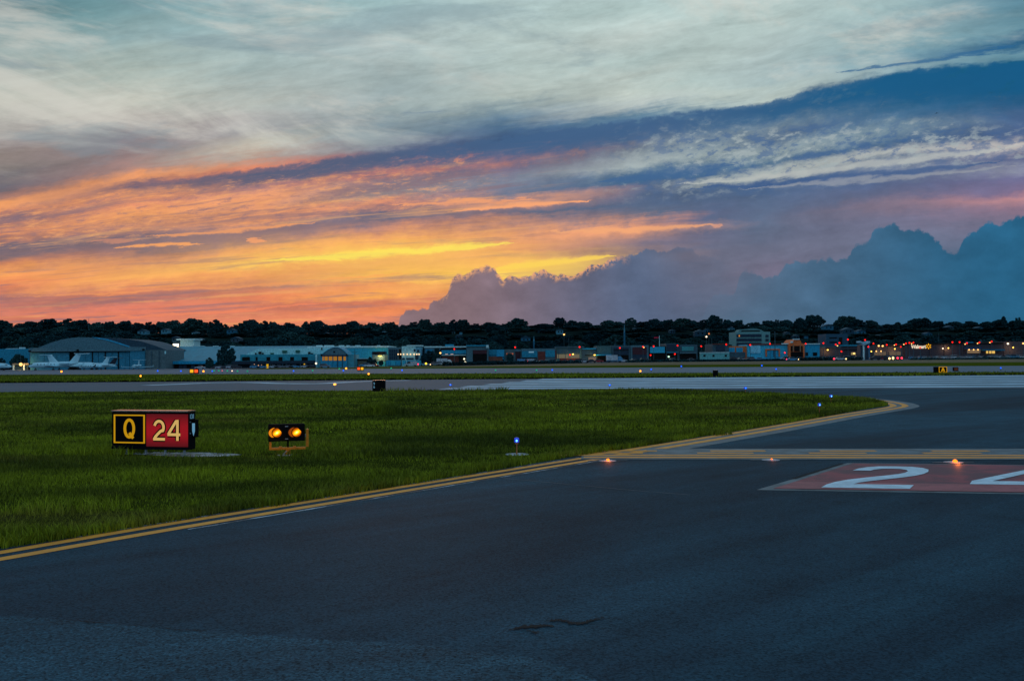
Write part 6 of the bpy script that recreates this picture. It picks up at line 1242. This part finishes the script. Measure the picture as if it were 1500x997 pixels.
sky_trees = [(5, 469, 24, 'dome'), (28, 476, 16, 'round'), (45, 470.5, 30, 'broad'), (73, 467, 28, 'round'), (100, 466, 24, 'ragged'), (120, 468.5, 22, 'round'), (140, 472, 20, 'dome'), (160, 470.5, 24, 'broad'), (184, 470, 22, 'round'), (205, 473, 22, 'dome'), (218, 471, 18, 'ragged'), (236, 471, 20, 'round'), (252, 469, 28, 'dome'), (285, 467, 36, 'dome'), (316, 467, 22, 'ragged'), (330, 474, 12, 'ragged'), (345, 475, 16, 'ragged'), (367, 468, 32, 'dome'), (388, 469, 16, 'ragged'), (401, 471, 16, 'round'), (425, 473, 24, 'dome'), (448, 471, 12, 'tall'), (464, 469.5, 30, 'dome'), (482, 476, 16, 'round'), (498, 474, 14, 'round'), (517, 470, 28, 'dome'), (545, 472, 26, 'broad'), (570, 471.5, 26, 'broad'), (592, 476, 16, 'dome'), (606, 471, 20, 'ragged'), (622, 467, 20, 'round'), (645, 471.5, 22, 'broad'), (664, 467.5, 14, 'ragged'), (678, 467.5, 18, 'round'), (697, 473.5, 16, 'ragged'), (718, 472.5, 26, 'dome'), (738, 474, 12, 'ragged'), (758, 466.5, 28, 'dome'), (776, 477, 16, 'round'), (797, 474, 28, 'dome'), (820, 464.5, 17, 'round'), (838, 469.5, 20, 'dome'), (856, 471, 24, 'broad'), (875, 476, 20, 'dome'), (893, 469, 26, 'dome'), (907, 471, 16, 'round'), (924, 465, 17, 'ragged'), (940, 471, 20, 'round'), (958, 467, 24, 'dome'), (978, 468, 24, 'broad'), (1000, 466, 32, 'broad'), (1015, 469, 18, 'round'), (1030, 468, 16, 'ragged'), (1046, 462, 23, 'dome'), (1066, 468, 15, 'round'), (1080, 469, 18, 'round'), (1104, 472, 26, 'broad'), (1127, 469, 22, 'round'), (1138, 467.5, 9, 'ragged'), (1152, 468.5, 28, 'dome'), (1174, 465.5, 22, 'dome'), (1193, 460.5, 28, 'round'), (1218, 476, 20, 'dome'), (1240, 462.5, 34, 'broad'), (1256, 468, 22, 'dome'), (1277, 468.5, 18, 'round'), (1300, 475, 22, 'dome'), (1315, 472, 12, 'tall'), (1328, 473, 16, 'round'), (1339, 466.5, 22, 'round'), (1352, 466, 24, 'dome'), (1373, 470, 18, 'round'), (1386, 477, 14, 'dome'), (1400, 471, 28, 'dome'), (1423, 470, 18, 'round'), (1448, 471, 24, 'dome'), (1462, 468, 20, 'round'), (1470, 463.5, 8, 'tall'), (1483, 470, 18, 'dome'), (1491, 464.5, 10, 'ragged'), (1499, 470, 18, 'dome')]
for px, pt, w, s in sky_trees:
    lm = landmark(px); tree(px, 850 + rt.uniform(-15, 15), pt - 0.4, w * 1.22, s, f'{ordinal(("sky", lm))} {s} skyline tree above {lm}'.replace('dome', 'domed'), 'trees standing on the skyline', rt)
fl_lab = 'dark broadleaf tree, one crown in the dim wooded slope below the skyline'
for (Y, top, w, step, bandn) in [(905, 476.5, 40, 26, 'farthest'), (800, 479, 40, 28, 'upper'), (730, 485, 40, 31, 'middle'), (660, 491, 40, 35, 'lower'), (600, 497.5, 36, 38, 'lowest')]:
    px = -30 + rt.uniform(0, 10)
    while px < 1530:
        dp = 0
        if Y == 600 and (1075 < px < 1130): px += step; continue
        pt_ = top + rt.uniform(-3.0, 2.5); w_ = w * rt.uniform(0.85, 1.25); shp = rt.choice(['round', 'broad', 'dome', 'dome', 'ragged'])
        for hx, hw_, hb, hy in HOUSE:
            if hy > Y - 20 and abs(px - hx) < (hw_ + w_) / 2: pt_ = max(pt_, hb + 0.5)
        if 1066 < px < 1140 and Y > 620 and Y < 700: px += step; continue
        lm = landmark(px); tree(px, Y + rt.uniform(-14, 14), pt_, w_, shp, f'{ordinal((bandn, lm))} {shp} tree of {bandn} slope row above {lm}'.replace('dome ', 'domed '), 'trees of the wooded slope', rt)
        px += step * rt.uniform(0.75, 1.25)
for px, Y, pt, w, s, lb in [(331, 432, 502.5, 27, 'ragged', 'tall dark tree standing in front of the long blue roof'), (307, 430, 522.5, 12, 'ragged', 'small dark tree left of the tall tree before the blue roof'), (28, 455, 518.5, 22, 'dome', 'small dark tree before the low blue hangar'), (2, 455, 523, 12, 'ragged', 'dark tree cut off at the left edge of the low hangar'), (542, 432, 522.5, 9, 'tall', 'small conical tree right of the flat-roofed shed'), (549, 431, 525.5, 7, 'tall', 'smallest conical tree right of the flat-roofed shed'), (558, 430, 528, 7, 'round', 'round bush in front of the long pale hangar'), (630, 440, 512, 18, 'ragged', 'loose tree before the pale low office'), (622, 438, 520, 14, 'round', 'low round tree right of the white lamp block'), (640, 436, 510, 11, 'tall', 'upright tree right of the pale low office'), (747, 430, 516, 10, 'round', 'small pale-edged tree before the grey shop')]:
    tree(px, Y, pt, w * 1.15, s, lb, None, rt)
# undergrowth between the trunks along the crest
r = np.random.default_rng(5); n = 30000; X = r.uniform(-560, 560, n); ga_ = np.array([A(750 + x / 880 * 1400, 483.0, 880).z for x in (-560, 560)]); topz = np.interp(X, (-560, 560), ga_) + 2.0 * (vnoise(X + 600, X * 0 + 3, 0.06, 9) - 0.5)
gz = np.array([zt(x, 880) for x in X]) - 0.5; Z = gz + r.random(n) * np.maximum(1.0, topz - gz); Yr = 880 + r.uniform(-3, 3, n)
P_ = np.stack([X, Yr, Z], 1); u = r.normal(size=(n, 3)); u /= np.linalg.norm(u, axis=1)[:, None]; w = np.cross(u, r.normal(size=(n, 3))); w /= np.linalg.norm(w, axis=1)[:, None]
V = np.stack([P_ - u * 0.8, P_ + w * 0.6, P_ + u * 0.8, P_ - w * 0.6], 1).reshape(-1, 3); me = bpy.data.meshes.new('undergrowth'); me.from_pydata(V.tolist(), [], [(4 * i, 4 * i + 1, 4 * i + 2, 4 * i + 3) for i in range(n)]); me.materials.append(M_LEAF)
o = bpy.data.objects.new('undergrowth', me); C.objects.link(o); tag(o, kind='stuff')
# dark hedge and fence line between the field and the shops
def hedge(px0, px1, y0, Y, label):
    a = A(px0, y0, Y); b = A(px1, y0, Y); t = empty('hedge', ((a.x + b.x) / 2, Y, zt((a.x + b.x) / 2, Y)), label, 'hedge', 'hedges before the shops'); n = int((b.x - a.x) * 40); r = np.random.default_rng(int(px0))
    X = r.uniform(a.x, b.x, n); top = a.z - zt(a.x, Y) + 0.45 * (vnoise(X + 200, X * 0 + 3, 0.25, 8) - 0.5) ; Z = r.random(n) * top; Yr = Y + r.uniform(-0.8, 0.8, n)
    P_ = np.stack([X - t.location.x, Yr - Y, Z], 1); u = r.normal(size=(n, 3)); u /= np.linalg.norm(u, axis=1)[:, None]; w = np.cross(u, r.normal(size=(n, 3))); w /= np.linalg.norm(w, axis=1)[:, None]; S_ = 0.28
    V = np.stack([P_ - u * S_, P_ + w * S_ * 0.8, P_ + u * S_, P_ - w * S_ * 0.8], 1).reshape(-1, 3); me = bpy.data.meshes.new('foliage'); me.from_pydata(V.tolist(), [], [(4 * i, 4 * i + 1, 4 * i + 2, 4 * i + 3) for i in range(n)]); me.materials.append(M_LEAF)
    o = bpy.data.objects.new('foliage', me); C.objects.link(o); o.parent = t
    MB().box(a.x - t.location.x, b.x - t.location.x, -0.3, 0.3, -0.2, float(np.mean(top)) * 0.75).build('stem_mass', M_HILL, t)
for px0, px1, y0, lb in [(648, 742, 530.0, 'dark hedge before the blue-fronted shop and the red opening shop'), (742, 852, 528.8, 'dark hedge before the blue panel shop and beige shop'), (918, 1026, 527.4, 'dark hedge before the slate framed shops'), (1026, 1150, 526.6, 'dark hedge in front of the trailer and the store'), (1150, 1262, 523.2, 'dark hedge before the orange gabled shop'), (1334, 1500, 524.4, 'dark hedge along the superstore car park')]: hedge(px0, px1, y0, 389, lb)
